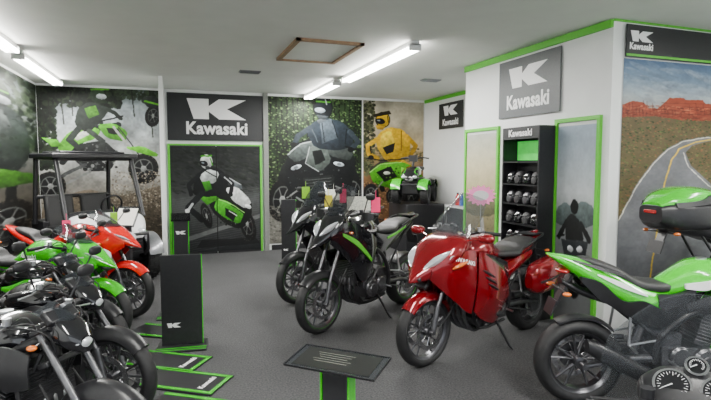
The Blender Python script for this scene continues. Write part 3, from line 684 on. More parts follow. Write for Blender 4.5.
    def finish(s,warp=.5,amt=.12,con=1.12,gain=.92):
        H,W=s.H,s.W; wx=(vnoise(H,W,5*s.sc)-.5)*2*warp*s.sc; wy=(vnoise(H,W,5*s.sc)-.5)*2*warp*s.sc
        J,I=np.meshgrid(np.arange(W),np.arange(H)); s.a=s.a[np.clip(I+wy,0,H-1).astype(int),np.clip(J+wx,0,W-1).astype(int)]
        k=s.a.copy()
        for ax in(0,1): k=(np.roll(k,1,ax)+k*2+np.roll(k,-1,ax))/4
        k[0]=s.a[0];k[-1]=s.a[-1];k[:,0]=s.a[:,0];k[:,-1]=s.a[:,-1]; s.a=k
        f=1+amt*((vnoise(H,W,2*s.sc)-.5)*.8+(vnoise(H,W,6*s.sc)-.5)*1.0)
        s.a=np.clip(((s.a*f[...,None]-.42)*con+.40)*gain,0,1); return s
def mural(name,label,cv,o,ux,uy,w,hh,cat_='mural',parent=None):
    H,W=cv.H,cv.W; o=np.array(o,float);ux=np.array(ux,float);uy=np.array(uy,float)
    u=np.linspace(0,w,W);v=np.linspace(hh,0,H); P=o+u[None,:,None]*ux+v[:,None,None]*uy; P=P.reshape(-1,3)
    idx=np.arange(H*W).reshape(H,W); F=np.stack([idx[1:,:-1],idx[1:,1:],idx[:-1,1:],idx[:-1,:-1]],-1).reshape(-1,4)
    me=bpy.data.meshes.new(name); me.vertices.add(len(P)); me.vertices.foreach_set('co',P.ravel())
    me.loops.add(F.size); me.loops.foreach_set('vertex_index',F.ravel().astype(np.int32)); me.polygons.add(len(F)); me.polygons.foreach_set('loop_start',np.arange(0,F.size,4,dtype=np.int32)); 
    me.update(calc_edges=True)
    ca=me.color_attributes.new('print','FLOAT_COLOR','POINT'); c=cv.a.reshape(-1,3); c=np.where(c<=.04045,c/12.92,((c+.055)/1.055)**2.4)
    ca.data.foreach_set('color',np.concatenate([c,np.ones((len(c),1))],1).ravel().astype(np.float32))
    me.materials.append(PRINT); ob=bpy.data.objects.new(name,me); COL.objects.link(ob)
    if parent: ob.parent=parent
    else: ob['label']=label; ob['category']=cat_
    return ob
PRINT=bpy.data.materials.new('mural_print'); PRINT.use_nodes=True
_n=PRINT.node_tree; _b=_n.nodes['Principled BSDF']; _b.inputs['Roughness'].default_value=.55; _b.inputs['Specular IOR Level'].default_value=.3
_a=_n.nodes.new('ShaderNodeAttribute'); _a.attribute_name='print'; _n.links.new(_a.outputs['Color'],_b.inputs['Base Color'])
def tire(c,x,y,r,ry=None,ang=0):
    ry=ry or r; c.ell(x,y,r,ry,(26,26,26),ang); c.ell(x,y,r*.66,ry*.66,(80,82,80),ang); c.ell(x,y,r*.58,ry*.58,(26,26,28),ang)
    for i in range(6):
        a=i*pi/3+ang; c.line([(x,y),(x+r*.6*math.cos(a),y+ry*.6*math.sin(a))],r*.08,(106,108,106))
    c.ell(x,y,r*.2,ry*.2,(140,142,140),ang)
    for i in range(22):
        a=i*2*pi/22; c.ell(x+r*.95*math.cos(a),y+ry*.95*math.sin(a),r*.06,r*.06,(66,62,56))
# --- A off-road machines
c=CV(40,84,160,264,3.2); c.grad([(84,(106,116,118)),(110,(160,168,172)),(160,(164,166,164)),(200,(124,120,112)),(264,(62,58,52))])
c.spk(18,.25)
c.scatter(700,(40,84,120,104),[(30,40,28),(52,66,44),(20,26,18)],(.8,3),.85); c.scatter(420,(40,84,56,170),[(30,40,28),(46,56,40),(18,22,16)],(.8,3.4),.85); c.scatter(160,(116,84,160,96),[(44,54,40),(62,76,56)],(.8,2.6),.8)
for x in (44,50,62,71,86,104,131,149): c.line([(x,84),(x+2,96+rng.rand()*40)],1.2,(34,34,28),.8)
c.poly([(40,206),(66,198),(84,192),(104,198),(124,200),(146,192),(160,190),(160,264),(40,264)],(100,92,80)); c.scatter(900,(40,198,160,262),[(136,126,110),(74,66,58),(50,46,40)],(.3,1.6),.75,.5)
c.tr(98,140,1.2,-3,2)
c.line([(70,158),(82,142),(96,128),(116,124)],5,(32,34,34)); c.poly([(82,142),(104,138),(116,150),(108,166),(88,166),(78,154)],(34,36,36)); c.scatter(90,(80,142,114,165),[(96,98,98),(14,14,14),(140,142,140),(60,62,62)],(.4,1.6),.9)
c.poly([(66,144),(76,131),(92,125),(102,129),(97,137),(82,142),(71,155)],(96,176,36)); c.poly([(98,124),(112,122),(124,130),(121,139),(106,136)],(84,158,34)); c.poly([(78,134),(90,129),(94,132),(82,139)],(216,220,210)); c.poly([(106,127),(116,127),(118,133),(108,132)],(24,26,22))
c.line([(112,126),(126,146),(135,162)],2.2,(168,170,166)); c.line([(116,126),(129,145),(138,160)],1,(60,60,60)); c.line([(88,160),(72,168),(62,177)],3,(66,68,68)); c.line([(92,166),(74,176),(63,180)],1.8,(120,122,120)); tire(c,136,164,13,14,.2); tire(c,60,179,12,13); c.poly([(120,144),(136,143),(149,150),(148,153),(132,149)],(104,186,42)); c.poly([(54,136),(66,138),(72,144),(62,144)],(100,180,40))
c.poly([(84,110),(92,104),(101,105),(108,112),(100,124),(90,132),(80,124)],(48,56,50)); c.poly([(89,110),(98,107),(101,115),(92,119)],(88,150,42)); c.line([(104,109),(113,113),(118,118)],3.6,(46,54,48)); c.line([(87,112),(92,122),(102,122)],3.4,(50,58,52)); c.line([(84,128),(76,138),(86,148)],5,(48,54,50)); c.line([(86,147),(84,155)],3.2,(20,20,20)); c.line([(92,130),(103,139),(100,151)],4.4,(56,62,58)); c.line([(100,150),(96,157)],3,(20,20,20)); c.line([(102,121),(120,116)],1.2,(22,22,22))
c.ell(100,98,6.2,6.8,(52,70,50)); c.ell(103,99,4.2,2.6,(186,192,194)); c.line([(95,93),(109,92.5)],1.6,(96,172,46)); c.ell(105,103.5,2.4,1.5,(40,56,36))
c.tr(0,0,1)
tire(c,152,112,8,12,.2); c.poly([(140,93),(152,89),(160,94),(160,102),(148,104)],(54,58,56)); c.line([(144,96),(158,99)],2,(104,180,48))
c.scatter(600,(104,174,158,214),[(150,140,126),(112,102,90),(184,176,160)],(.2,1.0),.85)
c.finish(.3,.2,1.15,.9)
wA=-.21-XL-.02
mural('wall_mural','printed mural of off-road vehicles leaping over grey dirt',c,(XL+.01,YB-.008,.1),(1,0,0),(0,0,1),wA,CEIL-.14)
c=CV(-60,60,44,270,2.2); c.grad([(60,(94,104,102)),(130,(116,120,118)),(190,(92,88,80)),(270,(58,54,50))]); c.scatter(1100,(-60,60,44,140),[(36,46,34),(56,68,50),(22,28,22),(80,90,74)],(.8,3.2),.75)
c.poly([(-4,104),(8,96),(24,98),(34,112),(36,146),(20,168),(-6,166),(-14,140)],(46,52,50)); c.poly([(2,104),(16,102),(22,118),(8,124)],(84,90,88)); c.scatter(50,(-8,104,32,160),[(64,70,66),(18,20,20)],(.6,2.4),.8); c.ell(12,90,9,10,(40,46,42)); c.ell(16,92,6,4,(150,156,158)); c.line([(6,84),(20,84)],2,(90,160,44)); c.line([(24,112),(36,128),(44,132)],6,(52,60,56)); c.line([(0,160),(20,172),(18,196)],8,(30,32,32)); c.poly([(-20,164),(10,158),(44,168),(44,176),(6,178)],(70,120,34)); tire(c,16,212,22); tire(c,-38,204,22); c.scatter(500,(-60,214,44,268),[(112,104,90),(50,46,40)],(.4,1.8),.8,.5)
c.finish(.4,.2,1.12,.88)
mural('wall_mural','printed mural of off-road riders in grey woods',c,(XL+.008,3.2,.1),(0,1,0),(0,0,1),YB-3.22,CEIL-.14)
# --- B forest quad rider (large)
c=CV(268,94,362,248,3.6); c.grad([(94,(50,66,44)),(150,(34,46,28)),(200,(52,56,48)),(216,(126,126,120)),(248,(108,106,100))])
c.spk(16,.4,c.Y<205)
for x in np.linspace(270,360,18): c.line([(x,94),(x+rng.rand()*6-3,170)],.6+rng.rand()*1.6,(20,20,14))
c.scatter(3000,(268,94,362,192),[(64,90,48),(42,60,30),(22,30,16),(98,128,74),(12,18,8),(136,160,110)],(.3,1.3),.75,.7)
c.scatter(900,(268,212,362,246),[(146,144,138),(84,82,78),(58,56,52)],(.3,1.5),.7,.4)
c.tr(318,160,1.14,-2,3)
tire(c,287,194,12,20,.1); tire(c,350,190,11,20,0); c.poly([(282,176),(288,160),(300,150),(304,170),(296,182)],(34,36,36)); c.poly([(338,150),(350,158),(357,178),(346,176),(336,166)],(34,36,36))
c.poly([(290,156),(297,143),(312,136),(334,135),(348,144),(353,160),(348,184),(334,198),(304,200),(290,184)],(24,26,28))
c.poly([(291,153),(302,142),(315,139),(314,152),(299,160)],(84,92,90)); c.line([(292,152),(303,142),(315,139)],1.1,(176,184,182)); c.poly([(324,140),(338,139),(351,150),(347,158),(328,153)],(68,74,72)); c.line([(325,139),(339,139),(351,149)],1.1,(160,168,166)); c.poly([(311,144),(324,142),(331,158),(320,169),(307,161)],(84,92,88)); c.poly([(313,149),(321,147),(325,157),(316,162)],(20,22,22)); c.line([(311,145),(307,160),(319,168)],.8,(160,166,164))
for (ex,ey,aa) in((299,164,-.35),(337,161,.25)): c.ell(ex,ey,6.6,3.4,(14,14,14),aa); c.ell(ex,ey,5.0,2.1,(190,200,206),aa); c.ell(ex,ey,2,1.4,(110,116,120),aa)
c.poly([(305,174),(334,171),(330,187),(308,189)],(34,36,36))
for y in range(175,189,3): c.line([(307,y+1),(330,y-1)],.6,(92,96,94))
c.line([(299,192),(311,200),(330,198),(339,188)],1.6,(120,124,122)); c.line([(302,184),(291,192)],1.6,(120,122,120)); c.line([(334,182),(347,188)],1.6,(120,122,120)); c.scatter(60,(292,166,348,198),[(60,64,64),(10,10,10),(96,100,98)],(.3,1),.8)
c.poly([(308,132),(313,122),(324,117),(340,120),(350,131),(350,144),(336,148),(316,146)],(48,56,64)); c.poly([(320,121),(330,118),(336,136),(322,142)],(84,94,102)); c.line([(322,122),(324,140)],.7,(24,26,28)); c.line([(331,120),(336,136)],.7,(24,26,28)); c.line([(312,126),(318,140)],1,(76,86,92)); c.line([(344,128),(343,142)],1,(22,26,30)); c.poly([(317,120),(324,117),(326,120),(319,123)],(104,112,118))
c.line([(311,127),(301,135),(298,142)],4.6,(56,64,72)); c.ell(297,143,2.8,2.4,(14,14,16)); c.line([(347,130),(355,139),(349,146)],4.6,(56,64,72)); c.ell(348,147,2.8,2.4,(14,14,16)); c.line([(289,145),(306,140)],1.2,(10,10,10)); c.line([(343,144),(357,148)],1.2,(10,10,10))
c.ell(323,108.5,8.6,9.6,(12,14,16)); c.ell(323,108.5,7.6,8.6,(38,42,48)); c.ell(320.6,110.5,5.6,3.2,(10,12,14),.12); c.ell(320.4,110.5,4.8,2.4,(160,172,182),.12); c.poly([(317,115),(328,115.5),(325,119),(319,118.5)],(70,76,80)); c.line([(317,102.5),(329,102.8)],1.4,(96,176,56)); c.line([(325,100.4),(326,105)],.9,(200,206,208))
c.tr(0,0,1); c.scatter(260,(268,208,362,224),[(120,118,110),(90,88,82),(150,148,140)],(.4,2),.6,.4)
c.finish(.2,.12,1.15,.94)
mural('wall_poster','printed poster of rider leaning over dark quad bike in forest',c,(1.71,YB-.008,.12),(1,0,0),(0,0,1),1.92,CEIL-.17,'poster')
# --- C yellow rider
c=CV(362,94,426,248,3.8); c.grad([(94,(166,160,146)),(118,(194,184,162)),(146,(166,148,116)),(180,(124,94,64)),(248,(82,60,44))]); c.spk(12,.15); c.scatter(500,(362,94,373,176),[(66,72,48),(38,42,28),(100,102,76)],(.5,2),.85); c.scatter(420,(362,146,426,162),[(104,96,62),(72,68,42),(126,114,80)],(.5,1.8),.75,.6); c.scatter(1000,(362,184,426,246),[(150,118,86),(80,58,40),(58,42,30),(176,144,108)],(.3,1.4),.75,.6)
c.tr(394,150,1.1,-1,1)
c.line([(388,158),(375,168),(381,182)],6,(54,52,46)); c.line([(400,158),(413,168),(407,181)],6,(190,154,22)); c.line([(381,180),(384,188)],4.4,(22,22,20))
c.poly([(377,141),(380,131),(390,124),(403,126),(411,137),(410,152),(398,162),(386,158)],(206,166,20)); c.poly([(382,132),(391,127),(396,140),(390,150),(382,146)],(228,196,56)); c.poly([(384,145),(396,140),(394,149),(388,152)],(28,26,22)); c.line([(402,128),(402,148)],.9,(120,92,14)); c.line([(380,136),(370,143),(371,152),(379,156)],4.4,(196,156,20)); c.line([(407,133),(416,143),(411,153)],4.4,(184,144,16)); c.line([(372,144),(373,151)],1.2,(30,28,24)); c.ell(373,155,2.6,2.4,(26,24,22)); c.ell(411,155,2.6,2.4,(26,24,22))
c.ell(384,117,7,8,(40,34,16)); c.ell(384,117,6.2,7.2,(222,182,28)); c.ell(381.4,118.5,4.6,3,(20,20,22),.15); c.ell(380,117.8,1.7,.8,(150,156,160),.15); c.poly([(374,112),(390,107.5),(392,111),(376,114.5)],(44,38,18)); c.poly([(377,122.5),(386,123.5),(384,127),(379,126.5)],(190,150,24)); c.line([(388.5,113),(389.5,120)],.9,(60,52,24))
c.poly([(371,170),(382,161),(402,159),(418,167),(425,177),(408,180),(396,188),(376,182)],(74,150,26)); c.poly([(378,170),(392,164),(398,175),(386,180)],(20,22,18)); c.poly([(402,165),(416,169),(414,175),(402,173)],(130,200,60)); c.ell(388,171,3.4,1.7,(216,220,206)); c.line([(372,170),(382,162),(402,160)],.8,(160,220,110)); tire(c,373,193,7.5,11.5); tire(c,412,193,9,12); tire(c,393,195,5.5,8.5); c.line([(369,156),(384,158),(404,157),(412,155)],1,(16,16,14)); c.line([(384,180),(376,190)],1.4,(120,120,116)); c.line([(404,178),(411,190)],1.4,(120,120,116)); c.scatter(40,(376,162,408,186),[(20,22,18),(120,180,60)],(.3,.9),.7)
c.tr(0,0,1)
c.finish(.2,.1,1.12,.93)
mural('wall_poster','printed poster of yellow-suited rider on green quad bike',c,(3.66,YB-.008,.12),(1,0,0),(0,0,1),1.38,CEIL-.17,'poster')
# --- D door prints
c=CV(165,147,262,250,3.8); c.grad([(147,(40,42,42)),(182,(54,56,56)),(200,(82,84,84)),(222,(62,64,64)),(250,(38,40,42))]); c.scatter(420,(165,147,262,192),[(26,30,26),(64,70,64),(42,48,40)],(1,4.4),.4,.3)
for y in np.linspace(192,246,26): c.line([(165,y+6),(262,y-6)],.5,(104,106,106),.35)
c.poly([(165,238),(262,214),(262,218),(165,243)],(120,122,122),.7,False)
c.poly([(196,238),(256,238),(262,244),(190,246)],(22,22,24),.7,False)
c.tr(222,196,1.08,-2,0)
tire(c,247,222,8,16.5,-.34); tire(c,205,213,5,12,-.3); c.line([(246,206),(247,222)],1.6,(150,152,150))
c.poly([(206,194),(222,184),(238,188),(252,202),(252,214),(240,227),(224,221),(210,209)],(22,25,22)); c.scatter(60,(212,206,242,222),[(70,72,70),(12,12,12),(110,112,110)],(.3,1.1),.8)
c.poly([(224,188),(236,186),(252,201),(246,208),(232,200)],(226,230,228)); c.poly([(216,197),(229,201),(244,211),(239,222),(224,216),(212,207)],(70,166,30)); c.poly([(224,206),(236,212),(232,219),(224,213)],(14,16,14)); c.poly([(231,201),(245,208.5),(243.5,212),(230,204)],(14,16,14)); c.line([(217,198),(229,202),(244,211)],.8,(170,232,130)); c.ell(248,205.5,3.6,1.9,(240,246,246),.5); c.poly([(229,179),(241,185),(243,190),(231,186)],(120,128,132)); c.line([(229,179),(241,185)],.7,(220,224,226)); c.poly([(194,193),(210,188),(218,198),(206,203)],(80,172,36)); c.poly([(190,190),(200,188),(204,193),(196,195.5)],(14,16,14)); c.line([(228,209),(236,214)],.9,(226,230,226))
c.poly([(194,178),(205,168),(221,171),(229,183),(218,195),(203,196),(192,190)],(26,28,30)); c.poly([(198,177),(208,170),(219,174),(215,183),(203,185)],(200,206,204)); c.poly([(201,182),(209,181),(211,189),(204,191)],(60,140,32)); c.line([(205,172),(216,178)],1,(30,34,30)); c.line([(199,180),(204,190)],.8,(12,14,14)); c.line([(221,176),(232,184),(230,193)],4,(34,36,38)); c.line([(224,178),(231,184)],1.3,(200,204,204)); c.ell(230,194,2.4,2.2,(12,12,14)); c.line([(198,176),(188,185),(190,193)],4,(30,32,34)); c.line([(200,193),(187,205),(200,216)],5.6,(28,30,32)); c.line([(191,202),(187,207.5)],2.4,(196,200,200)); c.ell(186,208,2.4,2,(226,228,228)); c.line([(200,215),(207,221)],3.6,(12,12,14))
c.ell(206,164,6.2,6.6,(214,218,216),.2); c.ell(203.3,165.6,4.2,2.6,(12,16,18),.25); c.ell(202.3,164.9,1.7,.8,(130,140,146),.25); c.line([(201,159),(211,158.6)],1.5,(70,164,32)); c.line([(210,161),(212,167)],1.2,(70,164,32)); c.ell(207,169.4,2.6,1.3,(50,54,54))
c.tr(0,0,1); c.finish(.2,.12,1.12,.92); c.line([(213.5,147),(213.5,250)],.9,(8,8,8))
mural('door_poster','dark printed poster of racer leaning on green motorcycle',c,(-.07,YB-.036,.04),(1,0,0),(0,0,1),1.60,1.96,'poster')
# --- E canyon
c=CV(622,54,780,290,2.9); c.grad([(54,(84,108,138)),(74,(118,138,158)),(92,(164,172,176)),(130,(110,88,70)),(165,(80,76,58)),(200,(84,80,66)),(290,(66,64,62))]); c.scatter(110,(622,60,780,92),[(180,184,188),(130,144,160)],(4,14),.16,.25)
c.poly([(622,102),(630,97),(640,98),(644,104),(652,105),(660,96),(663,92),(676,91),(678,93),(694,92),(697,96),(704,96),(708,92.5),(728,93),(731,98),(744,87),(780,90),(780,136),(622,136)],(146,68,44),1,False)
for i in range(1700):
    x=622+rng.rand()*158; y=101+rng.rand()*30; c.ell(x,y,.5+rng.rand()*2.4,.25+rng.rand()*.5,[(180,92,62),(104,44,30),(76,34,24),(202,130,94),(128,58,38),(156,78,54)][rng.randint(6)],0,.75)
c.poly([(622,110),(634,104),(650,108),(664,104),(684,108),(702,102),(722,108),(748,102),(780,106),(780,118),(622,118)],(118,54,36),.5,False)
for i in range(60):
    x=622+rng.rand()*158; y=96+rng.rand()*14; c.line([(x,y),(x+rng.rand(),y+4+rng.rand()*5)],.5,(74,32,24),.6)
for y in (97,101,105,109): c.line([(656,y+rng.rand()),(680,y),(700,y-1),(720,y+1),(780,y-3)],.5,(88,40,28),.7)
c.poly([(622,115),(650,112),(680,116),(720,114),(780,118),(780,290),(622,290)],(94,84,58),1,False); c.scatter(4200,(622,114,780,230),[(54,72,36),(78,92,50),(124,104,72),(46,58,30),(132,88,58),(96,108,62)],(.3,1.3),.85,.6)
c.poly([(622,290),(622,222),(636,186),(650,162),(662,147),(676,138),(696,133),(780,129),(780,134),(702,138),(686,143),(680,151),(685,164),(706,186),(740,208),(780,226),(780,290)],(112,113,117),1,False); c.line([(622,224),(637,187),(651,163),(663,148),(677,139),(697,134),(780,130)],.9,(226,222,206)); c.line([(652,290),(658,220),(662,184),(667,160),(674,147),(688,139.5),(704,136)],1.3,(224,186,60)); c.line([(780,230),(740,211),(704,188),(683,166),(678,151)],.9,(222,220,212)); c.spk(24,.12,c.Y>170)
c.finish(.2,.1,1.08,.95)
mural('wall_poster','large printed poster of desert canyon with curving road',c,(3.99,3.732,.55),(1,0,0),(0,0,1),2.3,2.13,'poster')
for (y0,y1,lb) in((3.88,4.40,'pale blue grey print with dark rider on office door'),(5.50,6.19,'muted golden landscape print on office door')):
    c=CV(0,0,48,150,2.6)
    if y0<4:
        c.grad([(0,(150,166,180)),(50,(186,192,194)),(66,(150,154,154)),(75,(120,124,126)),(150,(104,106,106))]); c.poly([(0,62),(12,57),(20,60),(34,55),(48,58),(48,74),(0,76)],(92,104,104))
        c.ell(24,60,5,5.5,(22,24,24)); c.poly([(13,70),(21,65),(32,70),(38,86),(14,88)],(30,32,32)); c.line([(14,72),(5,84)],4.5,(28,30,30)); c.line([(33,72),(43,83)],4.5,(28,30,30)); c.poly([(8,86),(42,84),(38,106),(16,108)],(40,44,46)); tire(c,26,114,9,15); c.line([(2,84),(12,82)],1.4,(20,20,20)); c.ell(20,92,4,2.4,(200,204,206)); c.ell(32,91,4,2.4,(200,204,206))
    else: c.grad([(0,(176,180,168)),(30,(198,190,156)),(60,(168,156,118)),(90,(112,104,78)),(150,(98,98,88))]); c.poly([(0,62),(12,52),(24,60),(36,54),(48,58),(48,78),(0,80)],(112,110,82)); c.scatter(500,(0,74,48,150),[(84,84,60),(134,124,90),(62,66,46)],(.4,1.4),.6,.5); c.poly([(18,150),(22,100),(27,80),(30,80),(34,110),(42,150)],(126,126,124))
    c.finish(.3,.06,1.0,.97)
    mural('door_poster',lb,c,(3.838,y1,.02),(0,-1,0),(0,0,1),y1-y0,2.06,'poster')

# ------------------------------------------------------------------ signs
SGN=mat('sign_black',h(28,30,32),.5,noise=.1)
def sign(label,o,ux,w,hh,lw,ts,ly,ty,uy=(0,0,1),bold=.02,col=SGN,sx=1):
    ux=Vector(ux);uy=Vector(uy);n=ux.cross(uy);o=Vector(o)
    e=M().poly([(-w/2,-hh/2),(w/2,-hh/2),(w/2,hh/2),(-w/2,hh/2)],.012,o,ux,uy).obj('banner_sign',col); tag(e,label,'sign')
    if lw: logo(lw,o+uy*ly+n*.012,ux,uy,TXW,e)
    flat_text('Kawasaki',ts,o+uy*ty+n*.012,ux,uy,TXW,e,bold=ts*bold,sx=sx)
    return e
sign('black banner with white emblem and lettering above black double doors',(.76,YB-.02,2.54),(1,0,0),1.74,.86,1.06,.31,.15,-.21,bold=.032,sx=.92)
sign('square dark grey banner with white emblem and lettering on white wall',(3.845,4.925,2.585),(0,-1,0),1.07,.68,.68,.23,.12,-.17,col=mat('sign_grey',h(78,82,84),.5,noise=.1),bold=.032,sx=.84)
sign('small dark banner with white emblem near back corner',(5.055,8.75,2.62),(0,-1,0),.9,.5,.54,.17,.1,-.13,bold=.03,sx=.9)
e=M().poly([(0,0),(2.3,0),(2.3,.30),(0,.30)],.012,(3.99,3.74-.02,2.69),(1,0,0),(0,0,1)).obj('banner_sign',SGN); tag(e,'long black banner with white emblem above canyon poster','sign')
logo(.28,(4.17,3.708,2.885),(1,0,0),(0,0,1),TXW,e); flat_text('Kawasaki',.085,(4.17,3.708,2.79),(1,0,0),(0,0,1),TXW,e,bold=.0028,sx=.88)
M().poly([(0,0),(2.3,0),(2.3,.02),(0,.02)],.004,(3.99,3.708,2.70),(1,0,0),(0,0,1)).obj('stripe',DGRN,e)

# ------------------------------------------------------------------ ceiling fittings
TUBE=mat('lit_tube',(1,.98,.93),.4,emit=40,noise=.01)
def fixture(x,y,L,label):
    e=empty('fluorescent_light',label,'ceiling light',(x,y,CEIL)); e['group']='ceiling fluorescent fixtures'
    M().box((0,0,-.03),(.10,L,.055)).obj('housing',WHT,e,bevel=.006)
    for s in(-1,1): M().tube([(s*.05,-L/2+.03,-.085),(s*.05,L/2-.03,-.085)],.02,10).obj('tube',TUBE,e)
    for q in(-1,1): M().box((0,q*(L/2-.015),-.07),(.14,.03,.07)).obj('end_cap',WHT,e)
    l=bpy.data.lights.new('lamp','AREA'); l.shape='RECTANGLE'; l.size=.14; l.size_y=L; l.energy=LP; l.color=(1,.985,.95)
    lo=bpy.data.objects.new('lamp_glow',l); COL.objects.link(lo); lo.parent=e; lo.location=(0,0,-.12)
LP=98
fixture(2.5,6.3,2.4,'white twin tube fluorescent fixture, lit'); fixture(2.45,8.75,1.9,'white twin tube fluorescent fixture, lit')
fixture(-1.68,5.6,2.3,'white twin tube fluorescent fixture, lit'); fixture(-1.72,8.2,2.2,'white twin tube fluorescent fixture, lit')
fixture(2.5,1.0,2.4,'white twin tube fluorescent fixture, lit'); fixture(-.6,1.0,2.4,'white twin tube fluorescent fixture, lit'); fixture(5.2,1.2,2.4,'white twin tube fluorescent fixture, lit')
m=M(); x0,x1,y0,y1=1.25,2.02,5.4,6.55
for a,b,c_,d in((x0,x1,y0,y0+.05),(x0,x1,y1-.05,y1),(x0,x0+.05,y0,y1),(x1-.05,x1,y0,y1)): m.box(((a+b)/2,(c_+d)/2,CEIL-.015),(b-a,d-c_,.03))
struct(m.obj('trim_30',WOOD)); slab('trim_31',x0+.05,x1-.05,y0+.05,y1-.05,CEIL-.012,CEIL-.001,CEI)
for (x,y) in((1.06,7.6),(3.9,7.4)):
    m=M(); m.box((0,0,-.008),(.30,.16,.014)); 
    for i in range(6): m.box((0,-.06+i*.024,-.018),(.27,.008,.012),(.5,0,0))
    o=m.obj('air_vent',GRY,loc=(x,y,CEIL)); tag(o,'small grey louvred ceiling vent','vent','ceiling vents')

# ------------------------------------------------------------------ helmet rack
e=empty('display_rack','tall black shelving rack with green lit header holding helmets','display rack',(3.74,4.75,0))
m=M(); m.box((.09,0,1.05),(.02,.62,2.1)); 
for s in(-1,1): m.box((-.01,s*.31,1.05),(.22,.02,2.1))
m.box((-.01,0,.04),(.22,.60,.08)); m.box((-.01,0,2.09),(.22,.62,.02)); m.obj('body',BLK,e,bevel=.003)
SZ=[.12+.223*i for i in range(7)]
for z in SZ: M().box((-.02,0,z),(.2,.60,.016)).obj('shelf',BLK,e)
M().box((-.115,0,2.03),(.012,.62,.13)).obj('header_panel',SGN,e); flat_text('Kawasaki',.105,(-.122,0,2.03),(0,-1,0),(0,0,1),TXW,e,bold=.003)
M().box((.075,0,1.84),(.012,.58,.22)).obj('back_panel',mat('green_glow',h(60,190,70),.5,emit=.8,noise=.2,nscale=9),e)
M().box((-.02,0,1.71),(.2,.60,.018)).obj('shelf',BLK,e)
HS=M().loft([(-.115,.10,.05,.05),(-.09,.105,.085,.09),(-.02,.12,.105,.115),(.06,.115,.10,.11),(.11,.09,.075,.08),(.135,.06,.05,.05)],e=2.2)
HV=M(); HV.loft([(.04,.125,.104,.035),(.09,.12,.09,.04),(.125,.115,.055,.035)],e=2.4)
HC=M(); HC.loft([(.0,.035,.09,.03),(.07,.035,.085,.035),(.13,.04,.05,.03)],e=2.6)
hm=[GLB,MATB,mat('dark_grey_paint',(.045,.045,.05),.35,.3,coat=.4,noise=.1),mat('mid_grey_paint',(.13,.13,.14),.35,.3,coat=.4,noise=.1)]
k=0; first={}
for ri,z in enumerate(SZ[1:]):
    for yi in(-.215,-.072,.072,.215):
        kind=[0,1,2,0,1,1,3,0,1,2][(k*5+ri)%10]; k+=1
        r=empty('helmet',{0:'gloss black full face helmet',1:'matte black full face helmet',2:'dark grey full face helmet',3:'mid grey full face helmet'}[kind]+' on black rack shelf','helmet',(3.712,4.75+yi,z+.008),pi+.15,'helmets on the display rack'); r.scale=(.62,)*3
        if kind not in first:
            a=HS.obj('shell',hm[kind],r); b=HV.obj('visor',GLB,r); d=HC.obj('chin_bar',BLK,r); first[kind]=(a,b,d)
        else:
            for q in first[kind]:
                w=q.copy(); COL.objects.link(w); w.parent=r

# ------------------------------------------------------------------ display stands
def info_stand(loc,ang,zt,label,wd=.38,dp=.26,tilt=.45,cardm=None,edges=GRN):
    e=empty('information_stand',label,'sign stand',loc,math.radians(ang))
    m=M(); m.box((0,0,.01),(.34,.30,.02)); m.obj('base',BLK,e,bevel=.004)
    M().box((0,0,zt/2-.01),(.10,.05,zt-.04)).obj('post',BLK,e,bevel=.004)
    for s in(-1,1): M().box((s*.055,0,zt/2-.01),(.008,.054,zt-.05)).obj('post_edge',edges,e)
    R3=Euler((tilt,0,0)).to_matrix(); c=Vector((0,0,zt))
    m=M(); m.box(c,(wd,dp,.006),(tilt,0,0)); m.obj('tray',SMK,e)
    m=M()
    for s in(-1,1): m.box(c+R3@Vector((0,s*dp/2,.002)),(wd,.004,.007),(tilt,0,0)); m.box(c+R3@Vector((s*wd/2,0,.002)),(.004,dp,.007),(tilt,0,0))
    m.obj('tray_edge',GLB,e)
    M().box(c+R3@Vector((0,-.0,.004)),(wd*.86,dp*.84,.002),(tilt,0,0)).obj('information_card',cardm or PAP,e)
    return e,c,R3
PT=mat('card_print',h(210,214,200),.6,noise=.35,nscale=60)
PD=mat('dark_card_print',h(26,27,27),.06,coat=1,noise=.3,nscale=18)
e,c_,R3=info_stand((.54,1.72,0),-43,.98,'black pedestal with green edges and nearly flat glossy information tray',.35,.17,.10,PD)
m=M()
for i in range(5): m.box(c_+R3@Vector((-.02,.040-i*.016,.0055)),(.15-.02*(i%3),.0025,.0004),(.10,0,0))
m.obj('card_text',mat('faded_print',h(92,94,84),.4,noise=.2),e)
info_stand((-.60,7.02,0),-25,1.02,'tilted clear tray with white sheet beside red motorcycle',.30,.30,.9,PAP,BLK)
def board(loc,ang,w,hh,label,txt=True,d=.30):
    e=empty('display_board',label,'display stand',loc,math.radians(ang)); 
    M().box((0,-.04,.008),(w+.08,d,.016)).obj('base',BLK,e,bevel=.003)
    for i in range(2): M().box((0,-.16+i*.05,.0175),(w+.08,.014,.003)).obj('base_stripe',GRN,e)
    M().box((0,0,hh/2+.016),(w,.03,hh)).obj('panel',BLK,e,bevel=.003)
    M().box((w/2+.004,0,hh/2+.016),(.008,.032,hh)).obj('panel_edge',GRN,e)
    if txt: logo(w*.34,(-w*.2,-.016,hh*.24),(1,0,0),(0,0,1),TXW,e)
    return e
board((.03,4.92,0),-6,.36,.84,'wide black upright display board with green edge and small emblem')
board((-.02,5.95,0),-6,.30,.50,'low black display board with green edge beside red motorcycle')
board((1.76,8.3,0),-15,.24,1.08,'tall slim black display board with green edge near double doors')
